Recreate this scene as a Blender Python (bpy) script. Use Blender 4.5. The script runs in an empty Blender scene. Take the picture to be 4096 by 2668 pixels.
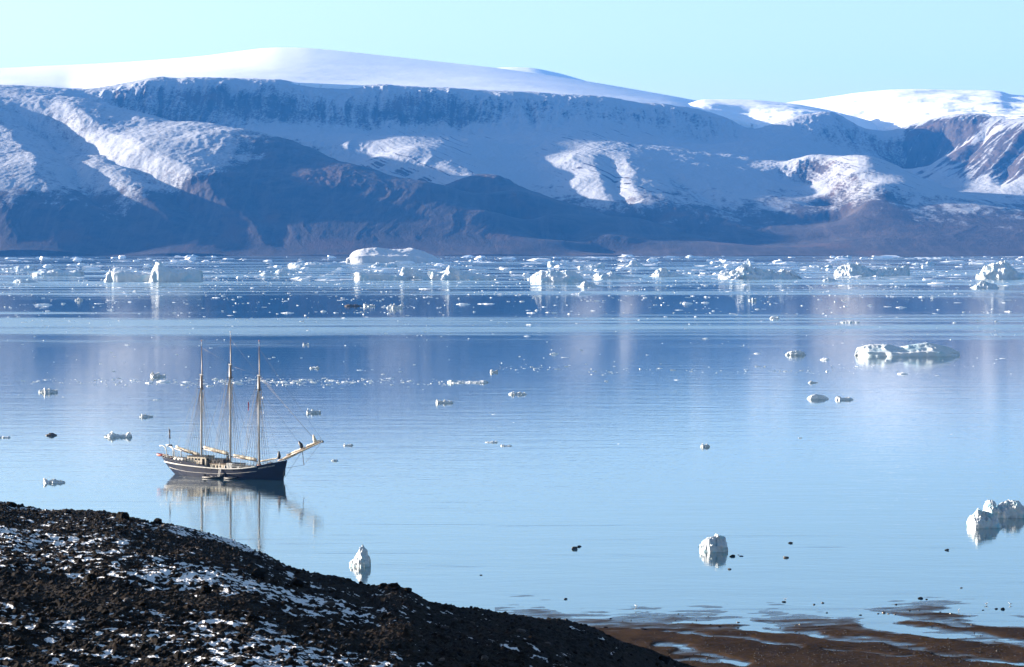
import bpy, bmesh, math, random
import numpy as np
from mathutils import Vector, Matrix

R = math.radians
C = bpy.context.scene.collection
random.seed(7)
rng = np.random.default_rng(11)

# ------------------------------------------------------------------ camera
H, F = 70.0, 10000.0                # eye height in metres, focal length in photo pixels (4096 wide)
PITCH = math.atan(379 / F)
cam = bpy.data.cameras.new('camera')
cam.sensor_width, cam.lens, cam.clip_start, cam.clip_end = 36.0, 36.0 * F / 4096, 1.0, 60000.0
cam_o = bpy.data.objects.new('camera', cam)
C.objects.link(cam_o)
cam_o.location = (0, 0, H)
cam_o.rotation_euler = (R(90) - PITCH, 0, 0)
bpy.context.scene.camera = cam_o
PS = 4096 / 2380                    # readings taken on a 2380 wide copy


def ray(px, py):
    cx, cy = (np.asarray(px, float) - 2048) / F, (1334 - np.asarray(py, float)) / F
    return cx, math.cos(PITCH) + cy * math.sin(PITCH), -math.sin(PITCH) + cy * math.cos(PITCH)


def at(px, py, z=0.0):              # where the line of sight through a photo point meets height z
    dx, dy, dz = ray(px, py)
    t = (z - H) / dz
    return Vector((float(dx * t), float(dy * t), float(z)))


def atd(px, py, D):                 # the same at distance D
    dx, dy, dz = ray(px, py)
    t = D / dy
    return Vector((float(dx * t), float(D), float(H + dz * t)))


# ------------------------------------------------------------------ helpers
def tag(o, label=None, cat=None, group=None, kind=None):
    if label: o['label'] = label
    if cat: o['category'] = cat
    if group: o['group'] = group
    if kind: o['kind'] = kind
    return o


def empty(name, loc, label, cat, group=None, rz=0.0):
    o = bpy.data.objects.new(name, None)
    C.objects.link(o)
    o.location, o.rotation_euler = loc, (0, 0, rz)
    o.empty_display_size = 0.5
    return tag(o, label, cat, group)


def link(name, me, mat=None, parent=None):
    o = bpy.data.objects.new(name, me)
    C.objects.link(o)
    if mat is not None:
        me.materials.clear()
        for m in (mat if isinstance(mat, (list, tuple)) else [mat]):
            me.materials.append(m)
    if parent is not None: o.parent = parent
    return o


def obj(name, bm, mat, parent=None, smooth=False):
    me = bpy.data.meshes.new(name)
    bmesh.ops.recalc_face_normals(bm, faces=bm.faces)
    bm.to_mesh(me)
    bm.free()
    if smooth:
        me.polygons.foreach_set('use_smooth', [True] * len(me.polygons))
    return link(name, me, mat, parent)


def mesh_arrays(name, co, quads, attrs=None, smooth=True):
    me = bpy.data.meshes.new(name)
    n, k = len(co), quads.shape[1]
    me.vertices.add(n)
    me.vertices.foreach_set('co', np.ascontiguousarray(co, np.float32).ravel())
    me.loops.add(quads.size)
    me.loops.foreach_set('vertex_index', np.ascontiguousarray(quads, np.int32).ravel())
    me.polygons.add(len(quads))
    me.polygons.foreach_set('loop_start', np.arange(0, quads.size, k, dtype=np.int32))
    me.polygons.foreach_set('use_smooth', np.full(len(quads), smooth))
    for a, v in (attrs or {}).items():
        me.attributes.new(a, 'FLOAT', 'POINT').data.foreach_set('value', np.ascontiguousarray(v, np.float32).ravel())
    me.update(calc_edges=True)
    me.validate()
    return me


def grid_mesh(name, X, Y, Z, attrs=None, smooth=True):
    n, m = X.shape
    i = np.arange(n * m).reshape(n, m)
    q = np.stack([i[:-1, :-1], i[:-1, 1:], i[1:, 1:], i[1:, :-1]], -1).reshape(-1, 4)
    return mesh_arrays(name, np.stack([X, Y, Z], -1).reshape(-1, 3), q, attrs, smooth)


# numpy gradient noise
PERM = rng.permutation(4096).astype(np.int64)
GA = rng.uniform(0, 2 * np.pi, 4096)
GX, GY = np.cos(GA), np.sin(GA)


def pn(x, y, s=0):
    x = np.asarray(x, float) + 17.3 * s
    y = np.asarray(y, float) - 9.1 * s
    xi, yi = np.floor(x).astype(np.int64), np.floor(y).astype(np.int64)
    fx, fy = x - xi, y - yi

    def g(ix, iy, ax, ay):
        h = PERM[(PERM[(ix + s * 131) & 4095] + iy) & 4095]
        return GX[h] * ax + GY[h] * ay
    u, v = fx ** 3 * (fx * (fx * 6 - 15) + 10), fy ** 3 * (fy * (fy * 6 - 15) + 10)
    a, b = g(xi, yi, fx, fy), g(xi + 1, yi, fx - 1, fy)
    c, d = g(xi, yi + 1, fx, fy - 1), g(xi + 1, yi + 1, fx - 1, fy - 1)
    return 1.5 * ((a + (b - a) * u) * (1 - v) + (c + (d - c) * u) * v)


def fbm(x, y, s=0, o=5, lac=2.03, gain=0.5):
    r, a = 0, 1.0
    for k in range(o):
        r = r + a * pn(x, y, s + k)
        x, y, a = x * lac, y * lac, a * gain
    return r


def ridged(x, y, s=0, o=5, gain=0.5):
    r, a = 0, 1.0
    for k in range(o):
        r = r + a * (1 - 2 * np.abs(pn(x, y, s + k)))
        x, y, a = x * 2.07, y * 2.07, a * gain
    return r


def sst(a, b, x):
    t = np.clip((x - a) / (b - a), 0, 1)
    return t * t * (3 - 2 * t)


def smooth_interp(x, xp, fp):       # monotone cubic (Hermite with limited slopes)
    xp, fp = np.asarray(xp, float), np.asarray(fp, float)
    h = np.diff(xp)
    d = np.diff(fp) / h
    m = np.concatenate([[d[0]], np.where(d[:-1] * d[1:] > 0, 2 * d[:-1] * d[1:] / (d[:-1] + d[1:] + 1e-12), 0), [d[-1]]])
    x = np.clip(x, xp[0], xp[-1])
    k = np.clip(np.searchsorted(xp, x) - 1, 0, len(h) - 1)
    t = (x - xp[k]) / h[k]
    return ((2 * t ** 3 - 3 * t ** 2 + 1) * fp[k] + (t ** 3 - 2 * t ** 2 + t) * h[k] * m[k]
            + (-2 * t ** 3 + 3 * t ** 2) * fp[k + 1] + (t ** 3 - t ** 2) * h[k] * m[k + 1])


# ------------------------------------------------------------------ materials
class NT:
    def __init__(s, name):
        s.m = bpy.data.materials.new(name)
        s.m.use_nodes = True
        s.t = s.m.node_tree
        s.b = s.t.nodes['Principled BSDF']

    def n(s, kind, props=None, **ins):
        nd = s.t.nodes.new(kind)
        for k, v in (props or {}).items(): setattr(nd, k, v)
        for k, v in ins.items():
            key = int(k[1:]) if k[0] == 'i' and k[1:].isdigit() else k.replace('_', ' ')
            s.set(nd.inputs[key], v)
        return nd

    def set(s, sock, v):
        if isinstance(v, bpy.types.NodeSocket): s.t.links.new(v, sock)
        elif isinstance(v, bpy.types.Node): s.t.links.new(v.outputs[0], sock)
        else: sock.default_value = v

    def pos(s, scale=(1, 1, 1), kind='Object'):
        tc = s.n('ShaderNodeTexCoord')
        mp = s.n('ShaderNodeMapping', Vector=tc.outputs[kind])
        mp.inputs['Scale'].default_value = scale
        return mp

    def noise(s, vec, scale, detail=4, rough=0.55, dist=0.0, dim='3D'):
        nd = s.n('ShaderNodeTexNoise', {'noise_dimensions': dim}, Vector=vec, Scale=scale, Detail=detail, Roughness=rough, Distortion=dist)
        return nd.outputs[0]

    def math(s, op, a, b=0.0, clamp=False):
        return s.n('ShaderNodeMath', {'operation': op, 'use_clamp': clamp}, i0=a, i1=b).outputs[0]

    def ramp(s, v, lo, hi, a=0.0, b=1.0):
        return s.n('ShaderNodeMapRange', {'interpolation_type': 'SMOOTHSTEP'}, Value=v, From_Min=lo, From_Max=hi, To_Min=a, To_Max=b).outputs[0]

    def mix(s, f, a, b):
        nd = s.n('ShaderNodeMix', {'data_type': 'RGBA'})
        s.set(nd.inputs[0], f); s.set(nd.inputs[6], a); s.set(nd.inputs[7], b)
        return nd.outputs[2]

    def attr(s, name):
        return s.n('ShaderNodeAttribute', {'attribute_name': name}).outputs['Fac']

    def bump(s, h, dist, strength=1.0, normal=None):
        nd = s.n('ShaderNodeBump', Height=h, Distance=dist, Strength=strength)
        if normal is not None: s.set(nd.inputs['Normal'], normal)
        return nd.outputs[0]


def rgb(r, g, b): return (r, g, b, 1.0)


def simple(name, col, rough=0.6, var=0.12, scale=3.0, metallic=0.0):
    col = [c * .8 for c in col]
    k = NT(name)
    v = k.noise(k.pos(), scale, 5)
    k.set(k.b.inputs['Base Color'], k.mix(k.ramp(v, 0.3, 0.7), rgb(*[c * (1 - var) for c in col]), rgb(*[min(1, c * (1 + var)) for c in col])))
    k.b.inputs['Roughness'].default_value = rough
    k.b.inputs['Metallic'].default_value = metallic
    return k.m


# ------------------------------------------------------------------ light, sky, air
SUN_EL, SUN_AZ = R(11.0), R(-72)
sd = Vector((math.sin(SUN_AZ) * math.cos(SUN_EL), math.cos(SUN_AZ) * math.cos(SUN_EL), math.sin(SUN_EL)))
sun = bpy.data.lights.new('sun', 'SUN')
sun.energy, sun.angle, sun.color = 5.0, R(0.5), (1.0, 0.885, 0.77)
sun_o = bpy.data.objects.new('sun', sun)
C.objects.link(sun_o)
sun_o.rotation_euler = (-sd).to_track_quat('-Z', 'Y').to_euler()
sun_o.location = (-300, 0, 300)

W = bpy.data.worlds.new('World')
bpy.context.scene.world = W
W.use_nodes = True
wt = W.node_tree
bg = wt.nodes['Background']
sky = wt.nodes.new('ShaderNodeTexSky')
sky.sky_type, sky.sun_disc = 'NISHITA', False
sky.sun_elevation, sky.sun_rotation = SUN_EL, SUN_AZ
sky.air_density, sky.dust_density, sky.ozone_density, sky.altitude = 1.0, 1.3, 1.4, 50
tint = wt.nodes.new('ShaderNodeMix')
tint.data_type, tint.blend_type = 'RGBA', 'MULTIPLY'
tint.inputs[0].default_value, tint.inputs[7].default_value = 1.0, (0.94, 0.96, 0.985, 1.0)
wt.links.new(sky.outputs[0], tint.inputs[6])
wt.links.new(tint.outputs[2], bg.inputs[0])
bg.inputs[1].default_value = 0.051

sc = bpy.context.scene
sc.view_settings.view_transform, sc.view_settings.look = 'Standard', 'None'
sc.view_settings.exposure, sc.view_settings.gamma = 2.6, 1.0
cy = sc.cycles
cy.max_bounces, cy.diffuse_bounces, cy.glossy_bounces, cy.transmission_bounces, cy.volume_bounces = 6, 2, 3, 3, 0
cy.sample_clamp_indirect = 4.0
cy.use_denoising = True
cy.denoiser = 'OPENIMAGEDENOISE'

hz = NT('haze_air')
hz.t.nodes.remove(hz.b)
pv = hz.n('ShaderNodeVolumePrincipled', Color=rgb(0.05, 0.31, 0.98), Density=1.65e-5, Anisotropy=0.0)
hz.t.links.new(pv.outputs[0], hz.t.nodes['Material Output'].inputs['Volume'])
bm = bmesh.new()
bmesh.ops.create_cube(bm, size=1.0)
bmesh.ops.scale(bm, vec=(26000, 33000, 2320), verts=bm.verts)
bmesh.ops.translate(bm, vec=(0, 15900, 2320 / 2 - 12), verts=bm.verts)
haze = obj('haze', bm, hz.m)
tag(haze, 'thin blue air between the near shore and the mountains', None, None, 'stuff')
# ------------------------------------------------------------------ far mountains
def zP(px, py, D):                  # height of a reading on the 2380 wide copy at distance D
    return atd(px * PS, py * PS, D).z


RIM = [(-1500, 206, 12800), (-300, 206, 12900), (196, 207, 13080), (340, 186, 13100), (480, 184, 13150), (640, 189, 13280), (900, 200, 13500), (1050, 206, 13620),
       (1200, 213, 13730), (1300, 219, 13800), (1400, 228, 13880), (1560, 246, 14000), (1650, 262, 14060), (1700, 280, 14100), (1735, 298, 14120)]
CREST = [(-1500, 190, 13500), (-300, 195, 13450), (0, 198, 13400), (82, 203, 13150), (164, 222, 12850), (256, 241, 12600), (342, 270, 12400), (434, 294, 12250),
         (513, 309, 12150), (581, 320, 12050), (650, 327, 11800), (718, 343, 11600), (814, 381, 11250), (865, 391, 11150), (990, 422, 10950), (1034, 433, 10880), (1158, 494, 10600),
         (1297, 556, 10300), (1400, 588, 10080)]
pts = []                            # x, y, z


def add(px, py, D): p = atd(px * PS, py * PS, D); pts.append((p.x, p.y, p.z))
def addz(px, D, z): pts.append(((px * PS - 2048) / F * D, D, z))


for px in range(-1500, 3400, 350):
    addz(px, 9700, -14); addz(px, 10000, 0)
for p in CREST: add(*p)
# the near ramp on the left, with its broad shoulders
for px in (-1200, -500, 0, 300): add(px, 300, 11800)
for px in (-1200, -500, 0, 250, 480): add(px, 400, 10830)
for px, D in ((-1200, 10330), (-500, 10350), (0, 10420), (250, 10480), (500, 10560), (640, 10620), (760, 10650)): add(px, 470, D)
for px, D in ((-500, 10150), (0, 10170), (300, 10215), (600, 10275), (900, 10325), (1040, 10345)): add(px, 540, D)
add(620, 380, 11080); add(760, 420, 10870); add(900, 470, 10660); add(1000, 500, 10520)
# valley behind it
for px, D, z in ((256, 12820, 735), (342, 12640, 640), (434, 12540, 570), (513, 12450, 530), (581, 12350, 495), (650, 12350, 455), (718, 12230, 420), (814, 11950, 345), (900, 11700, 310), (990, 11480, 275),
                 (1100, 11180, 215), (1200, 10850, 125), (1300, 10480, 45), (1400, 10200, 10)): addz(px, D, z)
# plateau edge and what lies behind it
for px, py, D in RIM[2:]:
    add(px, py, D)
    z = zP(px, py, D)
    addz(px, D + 250, z + 4); addz(px, D + 900, z - 30); addz(px, D + 2000, z - 160)
for px in (-1200, -600, 0): addz(px, 14000, 850); addz(px, 15200, 700)
# foot of the cliff
for px, py, D in ((300, 232, 12880), (430, 268, 12800), (560, 285, 12830), (700, 290, 12960), (850, 292, 13120), (1000, 290, 13250), (1120, 285, 13320), (1250, 282, 13330), (1400, 296, 13360), (1550, 318, 13440), (1660, 338, 13520)): add(px, py, D)
# bowl and the sunlit nose left of it
for px, py, D in ((640, 312, 12600), (760, 335, 12500), (840, 345, 12420), (868, 382, 12000), (878, 350, 12340), (930, 316, 12560), (960, 345, 12120), (1000, 372, 11930), (1060, 398, 11760), (1110, 408, 11680), (950, 400, 11830),
                  (1030, 340, 12330), (1110, 370, 12180), (1160, 395, 12000), (1160, 330, 12620), (1220, 345, 12620), (1255, 385, 12280), (1240, 425, 11920), (1275, 415, 12050)): add(px, py, D)
# middle brown ridge
for px, py, D in ((1060, 420, 11480), (1130, 405, 11450), (1180, 414, 11400), (1250, 445, 11240), (1350, 476, 11060), (1480, 505, 10900), (1560, 532, 10700), (1700, 564, 10400), (1800, 584, 10140),
                  (1062, 440, 11340), (1130, 450, 11060), (1200, 470, 10880), (1270, 500, 10690), (1400, 545, 10410), (1330, 482, 11020), (1420, 512, 10790), (1500, 548, 10540), (1560, 575, 10260)): add(px, py, D)
for px, D, z in ((1180, 11650, 300), (1290, 11420, 225), (1400, 11220, 160), (1500, 11050, 125), (1600, 10820, 85), (1720, 10520, 40)): addz(px, D, z)
# second sunlit nose and the long slope behind the ridge
for px, py, D in ((1272, 328, 12720), (1300, 345, 12560), (1325, 370, 12220), (1300, 405, 12080), (1350, 420, 11760), (1310, 450, 11640), (1375, 465, 11440), (1420, 490, 11250), (1400, 345, 12480), (1400, 400, 11900), (1450, 440, 11500), (1480, 480, 11180),
                  (1550, 360, 12480), (1550, 420, 11860), (1600, 470, 11380), (1560, 510, 11020), (1700, 385, 12420), (1700, 440, 11860), (1720, 500, 11260), (1680, 545, 10800), (1800, 420, 12160), (1850, 470, 11660), (1830, 530, 11000), (1900, 490, 11420), (1880, 565, 10560)): add(px, py, D)
# side valley
for px, py, D in ((1745, 330, 13300), (1800, 375, 12800), (1870, 430, 12260), (1930, 485, 11700), (1962, 512, 11300), (1950, 555, 10700), (1975, 588, 10120)): add(px, py, D)
# cliffs above it, in the shade
for px, py, D in ((1765, 300, 13980), (1800, 286, 14050), (1850, 271, 14150), (1950, 268, 14320), (2000, 297, 14380), (2060, 308, 14480), (2098, 318, 14560), (1830, 330, 13620), (1900, 345, 13640), (1980, 350, 13800), (2060, 372, 13900), (2108, 400, 13950)): add(px, py, D)
for px, D, z in ((1850, 14600, 745), (1950, 14750, 760), (2060, 14950, 690), (1850, 15600, 600), (2050, 15800, 600)): addz(px, D, z)
# pyramid spur
for px, py, D in ((1905, 360, 12450), (1960, 364, 12250), (2010, 368, 12080), (2062, 397, 11900), (2160, 425, 11750), (2290, 480, 11250), (2380, 500, 11080), (2600, 545, 10500),
                  (1915, 400, 12230), (1915, 440, 11960), (1905, 470, 11720), (1985, 400, 11860), (2030, 430, 11500), (2010, 470, 11260), (1985, 510, 11000), (2040, 520, 10860), (1990, 555, 10560), (2100, 470, 11360), (2150, 510, 10960), (2250, 520, 10860), (2100, 555, 10480), (2300, 555, 10480)): add(px, py, D)
# canyon and the brown wall on its far side
for px, D, z in ((1930, 12800, 430), (2010, 12550, 420), (2090, 12350, 380), (2180, 12100, 330), (2290, 11700, 230), (2400, 11500, 190)): addz(px, D, z)
for px, py, D in ((2112, 296, 14500), (2160, 284, 14250), (2220, 279, 14080), (2380, 272, 13750), (2600, 268, 13400), (3200, 262, 12800), (2120, 345, 14050), (2135, 402, 13350), (2240, 340, 13560), (2250, 440, 12700), (2380, 350, 13050), (2380, 430, 12500), (2380, 478, 12050), (2700, 400, 12300), (3200, 400, 11900)): add(px, py, D)
for px, D, z in ((2200, 14650, 730), (2400, 14150, 740), (2800, 13700, 730), (2200, 15600, 600), (2500, 15500, 600), (2800, 15500, 600)): addz(px, D, z)

A = np.array(pts)
ctr = A[:, :2] / 1000.0


def tps(d2): return np.where(d2 > 1e-12, 0.5 * d2 * np.log(np.maximum(d2, 1e-12)), 0.0)


N = len(A)
K = tps(((ctr[:, None] - ctr[None]) ** 2).sum(-1)) + 0.0015 * np.eye(N)
Pm = np.concatenate([np.ones((N, 1)), ctr], 1)
S = np.block([[K, Pm], [Pm.T, np.zeros((3, 3))]])
w = np.linalg.solve(S, np.concatenate([A[:, 2], np.zeros(3)]))


def rbf(X, Y):
    out = np.empty(X.size)
    x, y = X.ravel() / 1000, Y.ravel() / 1000
    for i in range(0, x.size, 20000):
        xx, yy = x[i:i + 20000], y[i:i + 20000]
        d2 = (xx[:, None] - ctr[None, :, 0]) ** 2 + (yy[:, None] - ctr[None, :, 1]) ** 2
        out[i:i + 20000] = tps(d2) @ w[:N] + w[N] + w[N + 1] * xx + w[N + 2] * yy
    return out.reshape(X.shape)


cols = np.concatenate([np.linspace(-1500, -60, 90, endpoint=False), np.linspace(-60, 2440, 1250), np.linspace(2440, 3100, 50)[1:]])
rows = np.concatenate([np.linspace(9750, 14650, 620), np.linspace(14650, 15800, 30)[1:]])
cc, rc = np.concatenate([cols[::4], cols[-1:]]), np.concatenate([rows[::4], rows[-1:]])


def upsample(Zc):
    T = np.array([np.interp(cols, cc, r_) for r_ in Zc])
    return np.array([np.interp(rows, rc, T[:, j]) for j in range(T.shape[1])]).T


Dg, Ug = np.meshgrid(rows, cols, indexing='ij')
Xg = (Ug * PS - 2048) / F * Dg
Dc, Uc = np.meshgrid(rc, cc, indexing='ij')
Zb = upsample(rbf((Uc * PS - 2048) / F * Dc, Dc))


def hit(px, py, Z=Zb):              # first ground point along a line of sight
    j = int(np.argmin(np.abs(cols - px)))
    dx, dy, dz = ray(px * PS, py * PS)
    los = H + dz / dy * rows
    k = np.nonzero(Z[:, j] >= los)[0]
    k = k[0] if len(k) else len(rows) - 1
    return np.array([(px * PS - 2048) / F * rows[k], rows[k]])


def pdist(poly, X, Y):              # distance to a polyline and position along it
    best, tt = np.full(X.shape, 1e9), np.zeros(X.shape)
    n = len(poly) - 1
    for k in range(n):
        a, b = poly[k], poly[k + 1]
        ab = b - a
        t = np.clip(((X - a[0]) * ab[0] + (Y - a[1]) * ab[1]) / (ab @ ab + 1e-9), 0, 1)
        d = np.hypot(X - a[0] - t * ab[0], Y - a[1] - t * ab[1])
        m = d < best
        best, tt = np.where(m, d, best), np.where(m, (k + t) / n, tt)
    return best, tt


GULLIES = [  # points on the 2380 wide copy, depth, half width
    ([(30, 232), (70, 262), (120, 300), (175, 360), (225, 432), (285, 500), (330, 560)], 75, 190),
    ([(75, 240), (150, 285), (240, 330), (330, 385), (420, 450), (500, 520), (560, 575)], 62, 150),
    ([(560, 430), (600, 480), (640, 540), (680, 585)], 16, 70),
    ([(1400, 350), (1440, 410), (1450, 470), (1420, 500)], 26, 75),
    ([(1210, 225), (1225, 260), (1240, 300)], 26, 60),
    ([(1520, 372), (1600, 430), (1700, 490), (1800, 540)], 24, 100),
    ([(1950, 270), (1985, 310), (1998, 345)], 30, 55),
    ([(2200, 290), (2170, 350), (2150, 390)], 30, 60), ([(2300, 285), (2260, 350), (2220, 410)], 30, 60), ([(2400, 290), (2350, 370), (2320, 440)], 34, 70),
    ([(700, 200), (735, 240), (750, 285)], 22, 50), ([(540, 195), (530, 235), (540, 270)], 20, 50),
]
Z = Zb.copy()
warp = 45 * fbm(Xg / 420, Dg / 420, 3, 3)
for poly, depth, wd in GULLIES:
    p = np.array([hit(*q) for q in poly])
    lo, hi = p.min(0) - 3 * wd, p.max(0) + 3 * wd
    ji = np.nonzero((Xg > lo[0]) & (Xg < hi[0]) & (Dg > lo[1]) & (Dg < hi[1]))
    d, t = pdist(p, Xg[ji] + warp[ji], Dg[ji])
    Z[ji] -= depth * sst(0, .18, t) * (1 - .85 * sst(.6, 1, t)) * np.maximum(0, 1 - d / wd) ** 1.25

dZdD = np.gradient(Zb, rows, axis=0)
land = sst(0, 90, Zb)
hi_ = .16 + .84 * sst(190, 430, Zb) * (1 - .6 * sst(250, 330, Zb) * sst(720, 560, Zb) * np.maximum(sst(840, 880, Ug) * sst(1180, 1060, Ug), np.maximum(sst(1270, 1310, Ug) * sst(1560, 1420, Ug), sst(1880, 1930, Ug) * sst(2200, 2080, Ug))))
steep = sst(.28, .55, dZdD)
# erosion: ribs running down the fall line, rock bands on the cliffs, rounded bumps elsewhere
ribs = ridged(Xg / 210 + .5 * fbm(Xg / 500, Dg / 500, 21, 3), Dg / 900, 30, 4) - 1
Z += land * ribs * (2.5 + 9 * steep * hi_)
Z += land * hi_ * fbm(Xg / 330, Dg / 330, 40, 6) * 9
rimD = smooth_interp(Ug, [p[0] for p in RIM], [p[2] for p in RIM])
rimd = Dg - rimD - 90 * fbm(Xg / 260, Dg / 900, 54, 3)
cliff = sst(-650, -150, rimd) * sst(330, 60, rimd) * sst(150, 260, Ug) * sst(1760, 1690, Ug)
Z += land * hi_ * steep * ridged(Xg / 75, Dg / 150, 50, 4) * 6 + cliff * sst(-20, -150, rimd) * (11 * ridged(Xg / 90, Dg / 420, 52, 4) - 12)
Z += land * hi_ * fbm(Xg / 28, Dg / 34, 60, 3) * (1.5 + 2.2 * steep)
# bedding ledges on the sunlit noses
Uw = Ug + 55 * fbm(Xg / 420, Dg / 420, 73, 4)
led = (sst(250, 330, Zb) * sst(720, 560, Zb)) * np.maximum(sst(840, 880, Uw) * sst(1180, 1060, Uw), np.maximum(sst(1270, 1310, Uw) * sst(1560, 1420, Uw), .7 * sst(1880, 1930, Uw) * sst(2380, 2250, Uw) * sst(12500, 12200, Dg)))
ph = (Zb + .3 * (Z - Zb) + .42 * Xg + 10 * fbm(Xg / 320, Dg / 320, 70, 3)) / 19.0
fr = ph - np.floor(ph)
Z += led * 4.0 * (.5 * (sst(0, .28, fr) - fr)) * (.6 + .6 * np.clip(fbm(Xg / 160, Dg / 60, 75, 2), -.8, .8))
Z = np.where(Dg < 10000, np.minimum(Z, -.5), Z)
Z = np.maximum(Z, -10.0)

# where snow lies: above a snow line that changes along the coast, less on steep rock
sline = smooth_interp(Ug, [-1500, 0, 300, 520, 640, 800, 1000, 1130, 1240, 1330, 1450, 1560, 1700, 1850, 1930, 2040, 2150, 2380, 3100],
                      [265, 265, 225, 260, 300, 230, 230, 230, 230, 200, 195, 215, 190, 200, 240, 260, 185, 190, 200])
# the near ramp and the brown ridge in front of the valley stay bare higher up
crD = np.interp(Ug, [p[0] for p in CREST], [p[2] for p in CREST])
near = sst(60, -40, Dg - crD)
r2D = np.interp(Ug, [1034, 1130, 1250, 1350, 1480, 1560, 1700, 1800], [11500, 11450, 11240, 11060, 10900, 10700, 10400, 10140])
bare_spur = np.maximum(near * sst(500, 680, Ug + 90 * fbm(Xg / 400, Dg / 400, 83, 4) + .9 * (470 - Zb)), sst(70, -30, Dg - r2D) * sst(1000, 1040, Ug) * sst(1850, 1700, Ug))
sn = (Z - sline) / 80 + .75 * fbm(Xg / 170, Dg / 170, 80, 5) + .5 * fbm(Xg / 45, Dg / 90, 90, 3)
sn = np.clip(.5 + .5 * sn, -1, 2)
Zm = .75 * Zb + .25 * Z
gz = np.hypot(np.gradient(Zm, rows, axis=0), np.gradient(Zm, axis=1) / np.maximum(np.gradient(Xg, axis=1), .1))
sn = np.minimum(sn, 1.25 - .72 * sst(.30, .8, gz) - .30 * near) - 1.2 * bare_spur
wall = sst(2090, 2125, Ug) * sst(12000, 12400, Dg) * sst(300, 420, Zb)
wr = ridged((Xg * .8 - Dg * .6) / 70, (Xg * .6 + Dg * .8) / 420, 57, 4)
sn = sn + wall * .95 * (wr - 1)
sn = sn + .30 * sst(-150, -50, rimd) * sst(500, 250, rimd) * sst(150, 260, Ug) * sst(1760, 1690, Ug) - .28 * cliff * sst(-40, -170, rimd) * sst(-.6, .5, fbm(Xg / 300, Dg / 300, 95, 4)) - .62 * wall * sst(.2, .35, dZdD) - .10 + .30 * led  # last term whitens the noses: sunlight painted in as thicker snow
sq = (Zb + .35 * (Z - Zb) + .42 * Xg + 16 * fbm(Xg / 380, Dg / 380, 71, 3)) / 30.0
bed = 1 - np.abs(2 * pn(sq, Xg / 900 + Dg / 1500, 79)) * 1.4
runs = ridged(Xg / 48 + .6 * fbm(Xg / 300, Dg / 300, 96, 2), Dg / 620, 97, 4) - .9
sn = sn + (.15 + .07 * cliff + .08 * steep) * runs * (1 - .7 * led)
sn = sn - 1.7 * led * sst(.70, .95, bed) * sst(-.35, .25, fbm(Xg / 150, Dg / 90, 78, 3))
me = grid_mesh('mountain', Xg, Dg, Z, {'snow': sn})

k = NT('mountain_rock_and_snow')
P_ = k.pos()
a = k.attr('snow')
n1 = k.noise(k.pos((1, .55, 1.6)), .085, 7, .68)
n2 = k.noise(P_, .012, 5, .6)
m = k.math('ADD', a, k.math('ADD', k.math('MULTIPLY', k.math('SUBTRACT', n1, .5), 1.5), k.math('MULTIPLY', k.math('SUBTRACT', n2, .5), .9)))
mask = k.ramp(m, .22, .92)
rock = k.mix(k.ramp(n2, .35, .65), rgb(.016, .012, .010), rgb(.036, .025, .020))
rock = k.mix(k.math('MULTIPLY', k.ramp(k.noise(k.pos((1, .07, .12)), .03, 4), .5, .68), .55), rock, rgb(.055, .040, .033))
rock = k.mix(k.ramp(k.noise(P_, .004, 3), .56, .66), rock, rgb(.052, .028, .017))
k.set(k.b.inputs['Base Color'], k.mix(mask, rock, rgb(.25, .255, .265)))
k.b.inputs['Roughness'].default_value = .85
k.b.inputs['Specular IOR Level'].default_value = .2
k.set(k.b.inputs['Normal'], k.bump(n1, 3.2, .8))
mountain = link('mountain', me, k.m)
tag(mountain, 'steep brown fjord mountain side dusted with snow above the far shore', None, None, 'structure')

# ---- ice cap and high plateaus behind the edge
ks = NT('clean_snow')
na = ks.attr('bare')
nn = ks.noise(ks.pos((1, .35, 1)), .03, 6, .65)
mk = ks.ramp(ks.math('ADD', na, ks.math('MULTIPLY', ks.math('SUBTRACT', nn, .5), 1.1)), .62, .95)
ks.set(ks.b.inputs['Base Color'], ks.mix(mk, rgb(.58, .58, .59), rgb(.08, .06, .05)))
ks.b.inputs['Roughness'].default_value = .8
ks.b.inputs['Specular IOR Level'].default_value = .2
ks.set(ks.b.inputs['Normal'], ks.bump(ks.noise(ks.pos((1, .3, 1)), .02, 5), 2.0, .5))


def sheet(name, near, crest, Dcr, label, bare, power=1.5, rough=6, n=420, rowsn=90, sc_=420):
    nx, ny, nd = zip(*near)
    cx_, cy_ = zip(*crest)
    u = np.linspace(cx_[0], cx_[-1], n)
    t = np.concatenate([np.linspace(-.06, 1, rowsn), np.linspace(1, 1.7, 26)[1:]])
    T, U = np.meshgrid(t, u, indexing='ij')
    pyn, dn, pyc = smooth_interp(U, nx, ny), smooth_interp(U, nx, nd), smooth_interp(U, cx_, cy_)
    tt = np.clip(T, 0, 1)
    Dcrest = np.interp(U, [0, 600, 1650], Dcr) if isinstance(Dcr, tuple) else Dcr
    D = dn + (Dcrest - dn) * np.maximum(T, -.003)
    py = pyn + (pyc - pyn) * (1 - (1 - tt) ** power)
    dx, dy, dz = ray(U * PS, py * PS)
    Zs = H + dz / dy * D
    Zs = np.where(T > 1, Zs - 700 * (T - 1) ** 1.6, Zs) - np.where(T < 0, 900 * -T, 0)
    Xs = dx / dy * D
    fade = sst(1.15, .92, T) * sst(0, .05, T)
    Zs = Zs + fade * rough * fbm(Xs / sc_, D / sc_, 101, 5) * np.clip(1.2 - T, 0, 1)
    o = link(name, grid_mesh(name, Xs, D, Zs, {'bare': bare(U, py, tt, Xs, D)}), ks.m)
    return tag(o, label, None, None, 'structure')


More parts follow.
